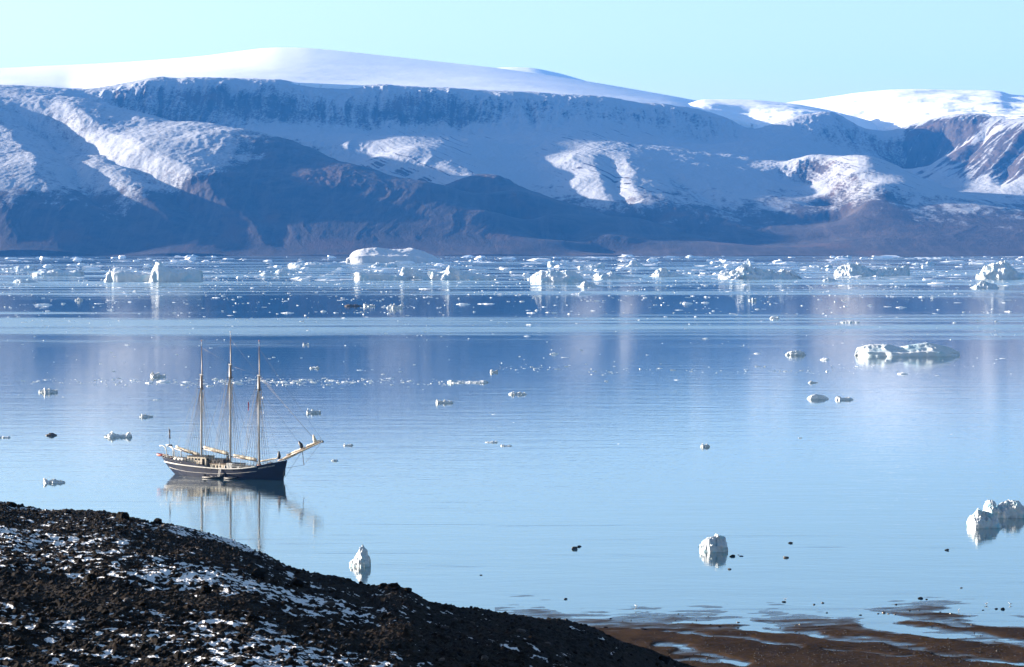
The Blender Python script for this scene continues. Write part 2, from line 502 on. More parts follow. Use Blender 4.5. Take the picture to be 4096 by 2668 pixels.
sheet('ice_cap', [(-1500, 212, 13350), (-300, 208, 13350), (0, 206, 13300), (120, 214, 13220), (165, 218, 13180), (186, 217, 13160), (214, 208, 13150), (340, 187, 13150), (480, 185.5, 13200), (640, 190.5, 13330), (900, 201.5, 13550), (1050, 207.5, 13670), (1200, 214.5, 13780), (1300, 220.5, 13850),
                  (1400, 229.5, 13930), (1560, 247.5, 14050), (1650, 264, 14110), (1760, 290, 14200)],
      [(-1500, 175), (-800, 166), (0, 158), (120, 152.5), (240, 147), (400, 136), (480, 128.5), (560, 118), (610, 112), (650, 110), (700, 111), (760, 115.5), (900, 130), (1050, 146.5), (1150, 157.5), (1350, 186.5), (1500, 212), (1620, 234), (1700, 252), (1760, 268)],
      (17500, 17500, 16700), 'broad white ice cap doming above the cliff edge', lambda U, py, t, X, D: .62 * sst(.17, .0, t) * sst(190, 330, U) + .62 * sst(70, 20, np.hypot((U - 535), (py - 128) * 6)), 1.12, 6, sc_=1500)
sheet('far_snow_dome', [(1060, 190, 17600), (1450, 215, 17000)], [(1060, 176), (1110, 165), (1150, 158), (1190, 156), (1225, 157), (1290, 168), (1345, 183), (1400, 199), (1450, 212)], 20500,
      'small rounded snow dome peeping over the ice cap', lambda U, py, t, X, D: 0 * U, 1.4, 3, 160, 50)
sheet('snow_shoulder', [(1560, 262, 14400), (1650, 268, 14350), (1740, 299, 14180), (1790, 290, 14150), (1850, 274, 14240), (1950, 271, 14400), (2000, 299, 14450), (2120, 330, 14700)],
      [(1560, 252), (1600, 240), (1640, 231.5), (1690, 231), (1750, 232), (1830, 240), (1900, 251), (1980, 269), (2050, 288), (2120, 312)], 15500,
      'snowy shoulder between the ice cap and the brown canyon wall', lambda U, py, t, X, D: .25 + .3 * fbm(X / 260, D / 260, 110, 3) + .15 * sst(.3, 0, t), 1.3, 16)
sheet('snow_plateau', [(1760, 300, 15800), (2000, 300, 15200), (2100, 292, 14480), (2160, 285, 14300), (2220, 280, 14130), (2380, 273, 13800), (2600, 269, 13450), (3200, 263, 12850)],
      [(1760, 256), (1800, 245), (1830, 238.5), (1900, 229), (2000, 215), (2060, 209), (2110, 207), (2200, 209), (2300, 209.5), (2325, 212), (2350, 219), (2380, 222), (2600, 242), (3200, 262)], 17200,
      'rolling snow plateau above the brown canyon wall', lambda U, py, t, X, D: .30 + .3 * fbm(X / 200, D / 260, 120, 4) + .3 * sst(.12, 0, t), 1.3, 22, 500)

# ------------------------------------------------------------------ water
k = NT('fjord_water')
tc = k.n('ShaderNodeTexCoord').outputs['Object']
def mp(sx, sy, off=0.0):
    nd = k.n('ShaderNodeMapping', Vector=tc)
    nd.inputs['Scale'].default_value = (sx, sy, 1)
    nd.inputs['Location'].default_value = (off, off * .7, 0)
    return nd
geo = k.n('ShaderNodeSeparateXYZ', Vector=tc)
yy = geo.outputs['Y']
# cat's paws: long bands lying across the fjord, stretched more the farther out
lg = k.math('LOGARITHM', k.math('MAXIMUM', yy, 50.0), 2.718282)
xn = k.math('DIVIDE', geo.outputs['X'], k.math('MAXIMUM', yy, 50.0))
band_v = k.n('ShaderNodeCombineXYZ', X=k.math('MULTIPLY', geo.outputs['X'], .0006), Y=k.math('MULTIPLY', yy, .0042), Z=3.1)
bn = k.noise(band_v, 1.0, 5, .55, .25)
far_ = k.ramp(yy, 1300, 2600)
bn2 = k.noise(k.n('ShaderNodeCombineXYZ', X=k.math('MULTIPLY', geo.outputs['X'], .0026), Y=k.math('MULTIPLY', lg, 9.0), Z=8.3), 1.0, 4, .6, .2)
lgn = k.math('ADD', lg, k.math('MULTIPLY', k.math('SUBTRACT', bn2, .5), .32))
wind = k.math('MAXIMUM', k.ramp(lgn, 7.95, 8.12), k.math('MULTIPLY', k.ramp(lgn, 7.36, 7.56), k.ramp(lgn, 7.80, 7.68)))
streak = k.ramp(k.noise(k.n('ShaderNodeCombineXYZ', X=k.math('MULTIPLY', geo.outputs['X'], .0016), Y=k.math('MULTIPLY', lg, 34.0), Z=1.7), 1.0, 4, .6, .3), .36, .62)
bands = k.math('MULTIPLY', wind, k.math('ADD', .12, k.math('MULTIPLY', streak, .88)))
WATER = (k, bands, yy, mp)
fine = k.noise(mp(.55, .8), 1.0, 3, .6)
swell = k.noise(mp(.02, .07, 5.0), 1.0, 4, .6)
near_f = k.ramp(yy, 350, 2500, 1.0, .35)
amp = k.math('ADD', .015, k.math('MULTIPLY', bands, .05))
b1 = k.bump(fine, k.math('MULTIPLY', amp, 1.0), 1.0)
chop = k.noise(mp(.12, .3, 9.0), 1.0, 3, .6)
b2 = k.bump(swell, .08, 1.0, k.bump(chop, k.math('MULTIPLY', near_f, .035), 1.0, b1))
k.b.inputs['Base Color'].default_value = rgb(.012, .035, .055)
lines = k.noise(k.n('ShaderNodeCombineXYZ', X=k.math('MULTIPLY', geo.outputs['X'], .013), Y=k.math('MULTIPLY', yy, .16), Z=4.4), 1.0, 4, .6, .4)
lines = k.math('MULTIPLY', k.ramp(lines, .57, .72), k.ramp(yy, 780, 560))
k.set(k.b.inputs['Roughness'], k.math('ADD', .010, k.math('ADD', k.math('MULTIPLY', bands, .22), k.math('MULTIPLY', lines, .24))))
k.b.inputs['IOR'].default_value = 1.5
k.set(k.b.inputs['Normal'], b2)
gl = k.n('ShaderNodeBsdfGlossy', Color=rgb(.93, 1.0, .97), Roughness=k.b.inputs['Roughness'].links[0].from_socket, Normal=b2)
ms = k.n('ShaderNodeMixShader', i0=.24, i1=k.b.outputs[0], i2=gl.outputs[0])
k.t.links.new(ms.outputs[0], k.t.nodes['Material Output'].inputs['Surface'])
bm = bmesh.new()
ys = [-400, 300, 600, 1200, 2500, 5000, 9850]
vv = [[bm.verts.new((x, y, 0)) for x in (-10500, -4000, -1000, 0, 1000, 4000, 10500)] for y in ys]
for i in range(len(ys) - 1):
    for j in range(6): bm.faces.new((vv[i][j], vv[i][j + 1], vv[i + 1][j + 1], vv[i + 1][j]))
ext = [bm.verts.new((x, 10200, 0)) for x in (-10500, -4000, -1000, 0, 1000, 4000, 10500)]
for j in range(6): bm.faces.new((vv[-1][j], vv[-1][j + 1], ext[j + 1], ext[j]))
water = obj('water', bm, k.m)
for f_ in water.data.polygons: assert f_.normal.z > 0 or True
tag(water, 'calm fjord water mirroring the mountains', None, None, 'structure')
# ------------------------------------------------------------------ ice
k = NT('glacier_ice')
P_ = k.pos()
oi = k.n('ShaderNodeObjectInfo').outputs['Random']
nb = k.noise(P_, .09, 4, .5)
col = k.mix(k.ramp(nb, .45, .72), rgb(.46, .485, .50), rgb(.30, .42, .47))
nf = k.noise(k.pos((1, 1, 1.7)), .35, 5, .6)
k.set(k.b.inputs['Base Color'], k.mix(k.math('MULTIPLY', k.ramp(nf, .56, .75), .5), col, rgb(.28, .36, .40)))
k.b.inputs['Roughness'].default_value = .55
k.b.inputs['Specular IOR Level'].default_value = .3
k.set(k.b.inputs['Normal'], k.bump(nf, .3, .4))
ICE = k.m
k = NT('near_ice')
P_ = k.pos()
nb, nf = k.noise(P_, .5, 4, .5), k.noise(P_, 2.6, 5, .6)
k.set(k.b.inputs['Base Color'], k.mix(k.ramp(nb, .45, .68), rgb(.32, .345, .37), rgb(.16, .31, .37)))
k.b.inputs['Roughness'].default_value = .45
k.set(k.b.inputs['Normal'], k.bump(nf, .06, .5))
ICE_NEAR = k.m
k = NT('snow_on_ice')
k.b.inputs['Base Color'].default_value = rgb(.40, .405, .41)
k.b.inputs['Roughness'].default_value = .8
k.set(k.b.inputs['Normal'], k.bump(k.noise(k.pos(), .15, 5), 1.0, .5))
SNOWICE = k.m
BRASH = simple('white_brash_ice', (.84, .86, .88), .6, .05, .2)
DIRTY = simple('dirty_ice', (.07, .055, .05), .6, .4, .2)


def berg(name, label, prof, wy, depth=.6, fh=.55, rv=.4, back=.6, rough=.10, lump=0.0, seed=0, mat=None, nx=70, nv=34, smooth=False, group='icebergs', cat='iceberg', tilt=0.0):
    """Ice standing in the water: outline (photo column, photo row) over its waterline row; depth is a share of its width."""
    px = np.array([p[0] for p in prof], float)
    top = np.array([wy - p[1] for p in prof], float)
    mid = .5 * (px[0] + px[-1])
    base = at(mid, wy)
    mpp = base.y / F
    wd = (px[-1] - px[0]) * mpp
    d = depth * wd
    hm = top.max() * mpp
    s = np.linspace(0, 1, nx)
    v = np.concatenate([np.linspace(0, .07, 9), np.linspace(.07, .93, nv), np.linspace(.93, 1, 5)[1:]])
    V, Sg = np.meshgrid(v, s, indexing='ij')
    h = np.interp(px[0] + s * (px[-1] - px[0]), px, top)[None, :] * mpp
    bul = np.sqrt(np.clip(1 - (2 * Sg - 1) ** 4, .04, 1))
    bul = bul * (1 + .25 * fbm(Sg * 3, V * 0 + seed, 5 + seed, 3))
    X = (Sg - .5) * wd
    Y = d * (V * bul + (1 - bul) * .45) + tilt * X
    X = X + .05 * wd * fbm(Sg * 3, V * 4, 9 + seed, 3) * sst(0, .1, V)
    c = np.where(V < .07, fh * (V / .07) ** .8, np.where(V < rv, fh + (1 - fh) * sst(.0, 1, (V - .07) / (rv - .07)), np.where(V < .93, 1 + (back - 1) * (V - rv) / (.93 - rv), back * (1 - (V - .93) / .07))))
    q = max(wd / 9, hm * .6, .12)
    Zb_ = h * c
    n = ridged(X / q, Y / q, 20 + seed, 4) - 1.0
    Zb_ = Zb_ * (1 + rough * .8 * n) + hm * rough * .5 * fbm(X / q * 1.7, Y / q * 1.7, 31 + seed, 4) * sst(0, .2, Zb_ / max(hm, .01))
    if lump:
        Zb_ = Zb_ * (1 + lump * (np.abs(pn(X / q * 2.2, Y / q * 2.2, 41 + seed)) * 1.6 - .5 + .6 * np.abs(pn(X / q * 5, Y / q * 5, 43 + seed))))
    cm = Zb_.max(axis=0)
    Zb_ = Zb_ * (np.clip(h[0] / np.maximum(cm, .01), .5, 1.6))[None, :]
    Y = Y + .16 * q * rough / .1 * fbm(X / q * .9, Zb_ / q * .9, 51 + seed, 3)
    if lump:
        X = X + lump * .35 * q * pn(Zb_ / q * 2.5, Y / q * 2.5, 57 + seed)
    Zb_ = np.where((V <= 0) | (V >= 1) | (Sg <= 0) | (Sg >= 1), -max(.08 * hm, .25), Zb_)
    o = link(name, grid_mesh(name, X, Y, Zb_, smooth=smooth), mat or ICE)
    o.location = (base.x, base.y, 0)
    return tag(o, label, cat, group)


def st(n, *xy):                     # readings from the enlarged quarter strips -> photo coordinates
    return [((n - 1) * 1024 + x * .4303, 980 + y * .4303) for x, y in xy]


def sy(y): return 980 + y * .4303


berg('iceberg', 'largest iceberg, broad snow topped slab standing against the dark shore', st(2, (865, 165), (872, 95), (900, 78), (960, 45), (1060, 28), (1130, 24), (1220, 40), (1340, 38), (1420, 26), (1480, 38), (1560, 64), (1640, 105), (1710, 140), (1745, 163)), sy(165), .55, .5, .5, .8, .03, seed=1, mat=SNOWICE, nx=110, smooth=True, tilt=.08)
berg('iceberg', 'tall thin ice tower at the lit left end of the twin iceberg', st(1, (962, 338), (985, 300), (992, 255), (1010, 248), (1018, 222), (1028, 250), (1036, 300), (1045, 338)), sy(342), .8, .8, .35, .8, .10, seed=2)
berg('iceberg', 'pale green iceberg slab sloping down between the tower and the pinnacle', st(1, (1020, 338), (1030, 242), (1100, 238), (1180, 240), (1230, 256), (1290, 270), (1350, 262), (1390, 275), (1400, 338)), sy(338), .45, .8, .4, .8, .05, seed=3, smooth=True, tilt=.15)
berg('iceberg', 'square shouldered iceberg with a leaning white pinnacle above its left side', st(1, (1375, 338), (1395, 290), (1410, 225), (1440, 190), (1455, 155), (1472, 152), (1490, 190), (1540, 205), (1580, 212), (1640, 235), (1700, 222), (1780, 225), (1830, 234), (1852, 240), (1858, 338)), sy(341), .5, .72, .35, .9, .06, seed=4, nx=110, tilt=.12)
berg('iceberg', 'flat snow covered floe with grooved lit front, left of the twin iceberg', st(1, (283, 288), (290, 262), (350, 245), (430, 238), (470, 226), (520, 228), (560, 240), (640, 246), (680, 238), (745, 238), (750, 280)), sy(290), .5, .6, .4, .8, .06, seed=5, nx=90)
berg('iceberg', 'low two humped ice floe nearest the left edge of the pack', st(1, (113, 348), (130, 330), (165, 314), (200, 318), (235, 325), (250, 314), (290, 328), (345, 348)), sy(350), .5, .3, .5, .5, .12, seed=6)
berg('iceberg', 'long flat floe cut off by the left edge behind the two humped floe', st(1, (-120, 236), (-60, 215), (10, 218), (80, 212), (150, 192), (215, 198), (260, 186), (300, 200), (310, 222)), sy(236), .4, .4, .5, .6, .10, seed=7, nx=80)
berg('iceberg', 'low ice lumps just in front of the long left floe', st(1, (135, 246), (150, 228), (175, 232), (210, 226), (280, 236), (292, 246)), sy(247), .5, .4, .5, .5, .12, seed=8, nx=40)
berg('iceberg', 'small grounded looking iceberg with crown of lumps under the dark shore slope', st(1, (1714, 112), (1740, 92), (1775, 94), (1790, 88), (1830, 100), (1855, 112)), sy(114), .5, .5, .4, .7, .12, seed=9, nx=40)
berg('iceberg', 'flat iceberg with boxy shaded left end, left of the largest iceberg', st(2, (288, 210), (298, 168), (350, 164), (425, 172), (440, 180), (480, 160), (540, 156), (620, 168), (700, 176), (770, 184), (800, 208)), sy(213), .5, .6, .4, .7, .05, seed=10, nx=80)
berg('iceberg', 'low white floe with two mounds below the flat boxy iceberg', st(2, (24, 287), (40, 262), (80, 248), (120, 258), (150, 262), (220, 252), (270, 262), (288, 285)), sy(288), .5, .4, .5, .6, .10, seed=11, nx=60)
berg('iceberg', 'thin white floe rising behind the two mound floe', st(2, (175, 245), (200, 230), (260, 222), (300, 234), (350, 238), (375, 254)), sy(256), .5, .4, .5, .6, .10, seed=12, nx=50)
berg('iceberg', 'long low ice slab, leftmost piece of the central chain', st(2, (908, 324), (912, 262), (930, 252), (1000, 254), (1100, 258), (1180, 262), (1260, 274), (1330, 282), (1390, 300), (1400, 322)), sy(326), .4, .75, .4, .85, .05, seed=13, nx=90)
berg('iceberg', 'peaked iceberg with one sunlit horn in the middle of the central chain', st(2, (1335, 318), (1340, 270), (1352, 225), (1370, 204), (1392, 208), (1420, 218), (1480, 226), (1530, 250), (1590, 276), (1630, 320)), sy(324), .6, .5, .35, .7, .12, seed=14, nx=70)
berg('iceberg', 'rugged iceberg with a fluted white face and long tail, right end of the central chain', st(2, (1605, 318), (1612, 240), (1650, 244), (1690, 258), (1750, 240), (1785, 222), (1805, 190), (1825, 208), (1880, 220), (1950, 246), (2040, 266), (2100, 290), (2170, 276), (2220, 304)), sy(320), .45, .5, .35, .7, .12, seed=15, nx=110)
berg('iceberg', 'loose ice rubble ridge lying in front of the largest iceberg', st(2, (1040, 204), (1080, 190), (1115, 160), (1130, 162), (1150, 180), (1220, 172), (1260, 166), (1300, 184), (1312, 200)), sy(205), .4, .5, .4, .6, .15, seed=16, nx=60)
berg('iceberg', 'domed iceberg with crumbling sunlit left face and smooth shaded back', st(3, (182, 340), (192, 290), (230, 262), (260, 242), (300, 250), (345, 238), (400, 240), (440, 246), (510, 232), (580, 242), (620, 262), (650, 300), (690, 338)), sy(342), .7, .45, .4, .6, .08, seed=17, nx=100)
berg('iceberg', 'small pointed iceberg drifting just in front of the domed iceberg', st(3, (610, 386), (640, 372), (665, 338), (690, 332), (720, 352), (760, 356), (790, 374), (852, 386)), sy(388), .6, .3, .4, .5, .14, seed=18, nx=60)
berg('iceberg', 'crumbling iceberg with a white tooth and a long low tail', st(3, (752, 308), (775, 278), (820, 252), (860, 268), (890, 272), (918, 238), (940, 256), (1000, 276), (1060, 290), (1130, 292), (1210, 302)), sy(311), .45, .45, .35, .6, .14, seed=19, nx=80)
berg('iceberg', 'broken iceberg with a white hump, left of the big rubble iceberg', st(3, (1285, 290), (1330, 262), (1365, 228), (1400, 212), (1440, 210), (1455, 250), (1490, 252), (1530, 256), (1570, 278), (1640, 294)), sy(294), .45, .4, .35, .6, .15, seed=20, nx=70)
berg('iceberg', 'big rubble iceberg crowned by a thin leaning white spire', st(3, (1940, 312), (1960, 276), (2020, 250), (2080, 232), (2120, 205), (2150, 174), (2200, 180), (2215, 140), (2228, 126), (2236, 150), (2245, 200), (2320, 216), (2370, 226), (2440, 236), (2480, 262), (2530, 225), (2555, 222), (2570, 250), (2600, 232), (2640, 238), (2680, 290), (2690, 314)), sy(316), .4, .35, .4, .5, .20, .25, seed=21, nx=140, nv=50)
berg('iceberg', 'low ice arch with a curved white top near the far shore', st(3, (1060, 198), (1090, 180), (1110, 145), (1150, 140), (1170, 162), (1200, 176), (1238, 200)), sy(201), .5, .4, .4, .6, .12, seed=22, nx=40)
berg('iceberg', 'upright white ice block just behind the domed iceberg', st(3, (338, 192), (342, 152), (362, 145), (378, 160), (392, 178), (440, 176), (500, 186), (565, 198)), sy(200), .5, .5, .4, .7, .14, seed=23, nx=50)
berg('iceberg', 'pair of low white ice ledges right of the upright block', st(3, (608, 205), (640, 186), (700, 194), (750, 170), (790, 176), (830, 162), (860, 176), (862, 214)), sy(216), .5, .5, .4, .7, .12, seed=24, nx=50)
berg('iceberg', 'long thin floe with an upright stub at the foot of the brown ridge', st(3, (1615, 114), (1640, 98), (1665, 92), (1690, 102), (1760, 106), (1830, 110)), sy(117), .4, .5, .4, .7, .10, seed=25, nx=50)
berg('iceberg', 'slanting iceberg with a gleaming broad left face and jumbled tail', st(4, (640, 284), (650, 230), (680, 190), (720, 180), (750, 164), (800, 172), (862, 168), (880, 192), (930, 200), (970, 230), (1000, 238), (1060, 218), (1110, 206), (1160, 214), (1230, 206), (1300, 190), (1340, 172), (1362, 170), (1370, 200), (1420, 210), (1450, 236), (1320, 268)), sy(286), .4, .4, .38, .5, .18, .12, seed=26, nx=130, nv=44)
berg('iceberg', 'stepped iceberg with rounded white head, cut by the right edge', st(4, (1968, 314), (1985, 270), (2030, 240), (2050, 200), (2090, 178), (2100, 166), (2150, 170), (2190, 146), (2212, 138), (2240, 160), (2275, 180), (2290, 214), (2320, 232), (2350, 256), (2420, 262), (2500, 280), (2520, 312)), sy(316), .45, .5, .4, .6, .14, .10, seed=27, nx=110, nv=44)
berg('iceberg', 'ragged greenish ice cone in front of the stepped iceberg', st(4, (1893, 398), (1930, 376), (1970, 356), (2000, 328), (2015, 326), (2050, 346), (2100, 360), (2130, 368), (2155, 396)), sy(400), .6, .3, .4, .5, .16, .15, seed=28, nx=60)
berg('iceberg', 'little ice tent on a flat dark based shelf', st(4, (508, 333), (535, 316), (560, 304), (600, 310), (630, 320), (640, 330), (735, 332)), sy(336), .4, .35, .4, .6, .12, seed=29, nx=50)
berg('iceberg', 'white twin lump floe at the foot of the far shore, above the slanting iceberg', st(4, (628, 128), (645, 108), (700, 100), (720, 112), (745, 98), (778, 104), (782, 124)), sy(130), .5, .5, .4, .7, .12, seed=30, nx=44)
berg('iceberg', 'long sharp white floe streak between slanting and stepped icebergs near shore', st(4, (1482, 128), (1520, 118), (1580, 122), (1600, 116), (1730, 124)), sy(131), .4, .5, .4, .7, .10, seed=31, nx=40)
berg('iceberg', 'wide floe with a shaded hump behind the slanting iceberg', st(4, (1340, 178), (1380, 164), (1470, 168), (1490, 152), (1540, 156), (1560, 176)), sy(180), .4, .5, .4, .6, .12, seed=32, nx=44)
berg('iceberg', 'rippled low ice bank left of the slanting iceberg', st(4, (380, 214), (410, 202), (450, 198), (500, 194), (540, 202), (570, 184), (640, 172), (650, 190), (600, 200)), sy(215), .4, .4, .4, .6, .16, seed=33, nx=50)
# middle distance
berg('iceberg', 'big flat floe with dished snow top and turquoise waterline, alone on the right', [(3438, 1424), (3452, 1392), (3500, 1382), (3560, 1381), (3610, 1394), (3660, 1384), (3700, 1378), (3730, 1374), (3770, 1382), (3820, 1398), (3848, 1410), (3850, 1420)], 1426, .5, .38, .55, .8, .06, seed=40, nx=110, nv=44, smooth=True)
berg('ice_floe', 'clustered white ice lumps left of the big flat floe', [(3142, 1419), (3152, 1408), (3175, 1404), (3195, 1402), (3215, 1408), (3225, 1419)], 1421, .5, .5, .4, .6, .2, .2, seed=41, nx=40, group='ice floes', cat='ice floe')
berg('ice_floe', 'smooth blue lens shaped floe below the big flat floe', [(3229, 1594), (3245, 1582), (3265, 1577), (3295, 1582), (3318, 1594)], 1597, .5, .4, .4, .6, .06, seed=42, nx=40, smooth=True, group='ice floes', cat='ice floe')
berg('ice_floe', 'ragged white floe just right of the blue lens floe', [(3341, 1598), (3352, 1584), (3362, 1586), (3372, 1592), (3400, 1588), (3416, 1598)], 1600, .5, .4, .4, .6, .2, seed=43, nx=40, group='ice floes', cat='ice floe')
MID = [(3235, 3273, 1532, 9, 'small hollow white floe above the blue lens floe'), (2033, 2104, 1579, 15, 'white floe with a flat tail, centre of the dark reflection'), (1743, 1812, 1613, 17, 'two lump floe left of the flat tailed floe'),
       (1225, 1280, 1653, 20, 'ragged pointed floe right of the schooner rigging'), (413, 522, 1750, 24, 'broad white floe floating left of the schooner masts'), (170, 257, 1933, 20, 'ragged floe low on the left, beyond the rocky slope'),
       (151, 226, 1571, 20, 'three lump floe high on the left of the masts'), (556, 610, 1669, 15, 'small rounded floe above the broad left floe'), (598, 660, 1508, 22, 'double peaked floe behind the left mast tops'), (2803, 2840, 1788, 15, 'lone white floe with a round knob in the pale water'),
       (-20, 38, 1752, 8, 'low floe cut by the left edge of the view'), (1940, 1990, 1771, 7, 'thin streak of ice in the pale water beyond the bowsprit'), (2002, 2048, 1785, 7, 'tiny flat floe below the thin ice streak'), (1372, 1412, 1783, 9, 'small jagged floe level with the bowsprit tip'),
       (1324, 1352, 1844, 7, 'small white floe close off the bow of the schooner'), (1790, 1952, 1533, 12, 'long low floe line right of the bands of brash'), (1960, 1992, 1490, 13, 'white floe above the long low floe line'), (1210, 1236, 1380, 9, 'white speck of a floe right of the main mast top'),
       (1238, 1276, 1474, 9, 'flat floe just above the brash line right of the masts'), (3365, 3440, 1291, 8, 'long thin floe above the big flat floe'), (3080, 3118, 1275, 9, 'small floe well above the clustered lumps'), (2995, 3026, 1203, 13, 'round white floe below the big rubble iceberg'),
       (1454, 1500, 1226, 13, 'white lump beside the dark dirty floe'), (1547, 1568, 1232, 18, 'thin upright ice stub left of the rounded mid floe'), (1566, 1610, 1233, 20, 'rounded bright floe right of the dirty floe'), (297, 330, 1202, 12, 'white lump below the flat grooved floe')]
for i, (x0, x1, wy, h, lab) in enumerate(MID):
    w = x1 - x0
    n = 7 if w < 45 else 13
    pk = sorted(random.sample(range(n), 2))
    pr = [(x0, wy - .12 * h)]
    for j in range(n):
        near_pk = min(abs(j - pk[0]), abs(j - pk[1]))
        pr.append((x0 + w * (j + .5) / n, wy - h * (1.0 if j == pk[0] else .85 if j == pk[1] else random.uniform(.3, .68) if near_pk > 1 else random.uniform(.5, .85))))
    pr.append((x1, wy - .1 * h))
    berg('ice_floe', lab, pr, wy, .55, .35, .45, .35, .3, .5, seed=60 + i, nx=48, nv=22, group='ice floes', cat='ice floe')
berg('dirty_floe', 'dark mud stained ice floe among white bits in the middle distance', [(1377, 1223), (1395, 1216), (1410, 1219), (1425, 1217), (1448, 1224)], 1225, .4, .4, .4, .6, .15, seed=95, nx=30, nv=14, mat=DIRTY, group='dirty floes', cat='ice floe')
berg('dirty_floe', 'brown stained ice floe at far left beyond the schooner', [(180, 1741), (195, 1733), (208, 1731), (226, 1740)], 1743, .5, .4, .4, .6, .15, seed=96, nx=30, nv=14, mat=DIRTY, group='dirty floes', cat='ice floe')
# near shore
berg('growler', 'cone shaped lumpy white ice block beyond the rocky point', [(1396, 2262), (1400, 2247), (1412, 2240), (1420, 2225), (1430, 2212), (1436, 2192), (1444, 2190), (1448, 2181), (1454, 2192), (1468, 2206), (1476, 2222), (1484, 2236), (1488, 2248), (1480, 2264)], 2267, .8, .38, .5, .4, .14, .26, seed=70, mat=ICE_NEAR, nx=90, nv=70, smooth=True, group='grounded ice blocks', cat='ice block')
berg('growler', 'rounded honeycombed ice block with small dark rocks beside it', [(2802, 2200), (2804, 2180), (2815, 2164), (2836, 2152), (2858, 2148), (2872, 2138), (2884, 2146), (2900, 2152), (2906, 2166), (2918, 2184), (2912, 2204)], 2208, .8, .42, .5, .5, .14, .26, seed=71, mat=ICE_NEAR, nx=90, nv=70, smooth=True, group='grounded ice blocks', cat='ice block')
berg('growler', 'white wedge shaped ice block standing before the blue block at right', [(3877, 2106), (3886, 2076), (3900, 2062), (3918, 2035), (3935, 2046), (3960, 2052), (3990, 2064), (4006, 2088), (4012, 2106)], 2112, .8, .5, .45, .6, .14, .22, seed=72, mat=ICE_NEAR, nx=80, nv=60, group='grounded ice blocks', cat='ice block')
berg('growler', 'translucent blue ice block with an upright horn at the right edge', [(3944, 2064), (3950, 2010), (3956, 2004), (3985, 2006), (4000, 2018), (4008, 2034), (4020, 2018), (4036, 2006), (4060, 2006), (4085, 2008), (4100, 2024), (4125, 2040), (4150, 2068)], 2072, .7, .6, .45, .7, .12, .16, seed=73, mat=ICE_NEAR, nx=90, nv=50, group='grounded ice blocks', cat='ice block')

# small floes: a dozen shapes, each floe an object of its own
FLOES = []
for i in range(12):
    nr, na_ = 7, 17
    hgt = (.045, .07, .13, .20)[i % 4]
    rr, aa = np.meshgrid(np.linspace(0, 1, nr), np.linspace(0, 2 * np.pi, na_ + 1), indexing='ij')
    ed = .5 * (1 + .28 * fbm(np.cos(aa) * 1.3, np.sin(aa) * 1.3, 200 + i, 3))
    x, y = rr * ed * np.cos(aa), rr * ed * np.sin(aa)
    z = hgt * (1 - rr ** (3 if i % 4 < 2 else 1.6)) * (.25 + 1.9 * np.abs(pn(x * 4.5, y * 4.5, 220 + i)) ** .8) + .012
    z[-1] = -.06
    FLOES.append(grid_mesh('ice_floe', x, y, z, smooth=False))
    FLOES[-1].materials.append(BRASH)
SMALL = []


def small(px, py, w, lab, kind=None, grp='scattered small floes', h=1.0):
    p = at(px, py)
    s_ = w * p.y / F
    o = bpy.data.objects.new('small_floe', FLOES[random.randrange(12) if kind is None else kind])
    C.objects.link(o)
    o.location, o.rotation_euler = p, (0, 0, random.choice((0, 3.14)) + random.uniform(-.4, .4))
    o.scale = (s_, s_ * random.uniform(.35, .7), s_ * h * random.uniform(.8, 1.3))
    SMALL.append(tag(o, lab, 'ice floe', grp))


L1, L2 = 'small white ice floe in the pack below the dark left slope', 'small white ice floe in the pack below the brown right slope'
L3, L4 = 'small floe on the dark calm reflection between pack and masts', 'small floe on the striped water right of the pack'
READ = [(1, x, y, w) for x, y, w in ((441 / .43, 515, 80), (400, 558, 200), (1210, 530, 45), (345, 575, 45), (430, 573, 60), (915, 545, 90), (588, 552, 35), (1025, 607, 80), (1295, 638, 30), (1107, 706, 36), (740, 662, 24), (150, 650, 36), (172, 667, 36), (2010, 490, 85), (2228, 482, 60), (2312, 540, 34), (2070, 612, 26), (2140, 655, 75), (1690, 632, 30), (1892, 588, 34), (1620, 535, 40), (1250, 435, 46), (1580, 440, 38), (95, 455, 42), (95, 468, 30), (945, 378, 55), (1115, 397, 70), (1520, 412, 38), (2125, 360, 75), (2130, 388, 30), (2155, 408, 60), (290, 380, 35), (105, 400, 50), (1395, 352, 130), (1970, 292, 18), (740, 305, 60), (870, 376, 26), (1680, 372, 30), (2345, 400, 45), (1705, 520, 22), (1740, 548, 40), (930, 440, 24), (1440, 515, 26), (1760, 665, 26), (365, 652, 22))]
READ += [(2, x, y, w) for x, y, w in ((400, 378, 66), (215, 392, 18), (545, 382, 40), (600, 392, 50), (350, 342, 30), (680, 348, 55), (770, 368, 90), (1075, 358, 100), (945, 397, 78), (1350, 378, 34), (1425, 384, 30), (1655, 362, 60), (1700, 374, 70), (1580, 410, 150), (1715, 408, 36), (2255, 350, 60), (2330, 390, 30), (2105, 428, 30), (1905, 352, 70), (1785, 440, 40), (1480, 460, 90), (1530, 442, 20), (75, 448, 30), (305, 448, 40), (970, 445, 36), (1260, 482, 34), (1338, 482, 36), (1180, 505, 34), (780, 515, 65), (848, 505, 26), (910, 502, 26), (280, 520, 36), (390, 562, 32), (290, 632, 130), (630, 618, 55), (560, 622, 32), (130, 625, 22), (200, 640, 26), (745, 630, 60), (820, 634, 30), (460, 655, 30), (940, 608, 26), (980, 625, 36), (1195, 628, 22), (1685, 495, 34), (1925, 552, 150), (2140, 548, 160), (1700, 585, 50), (2030, 622, 30), (2270, 460, 90), (2185, 490, 32), (1980, 460, 36), (2105, 462, 30), (820, 680, 50), (1030, 670, 40), (1745, 650, 20), (2190, 700, 28), (225, 690, 75))]
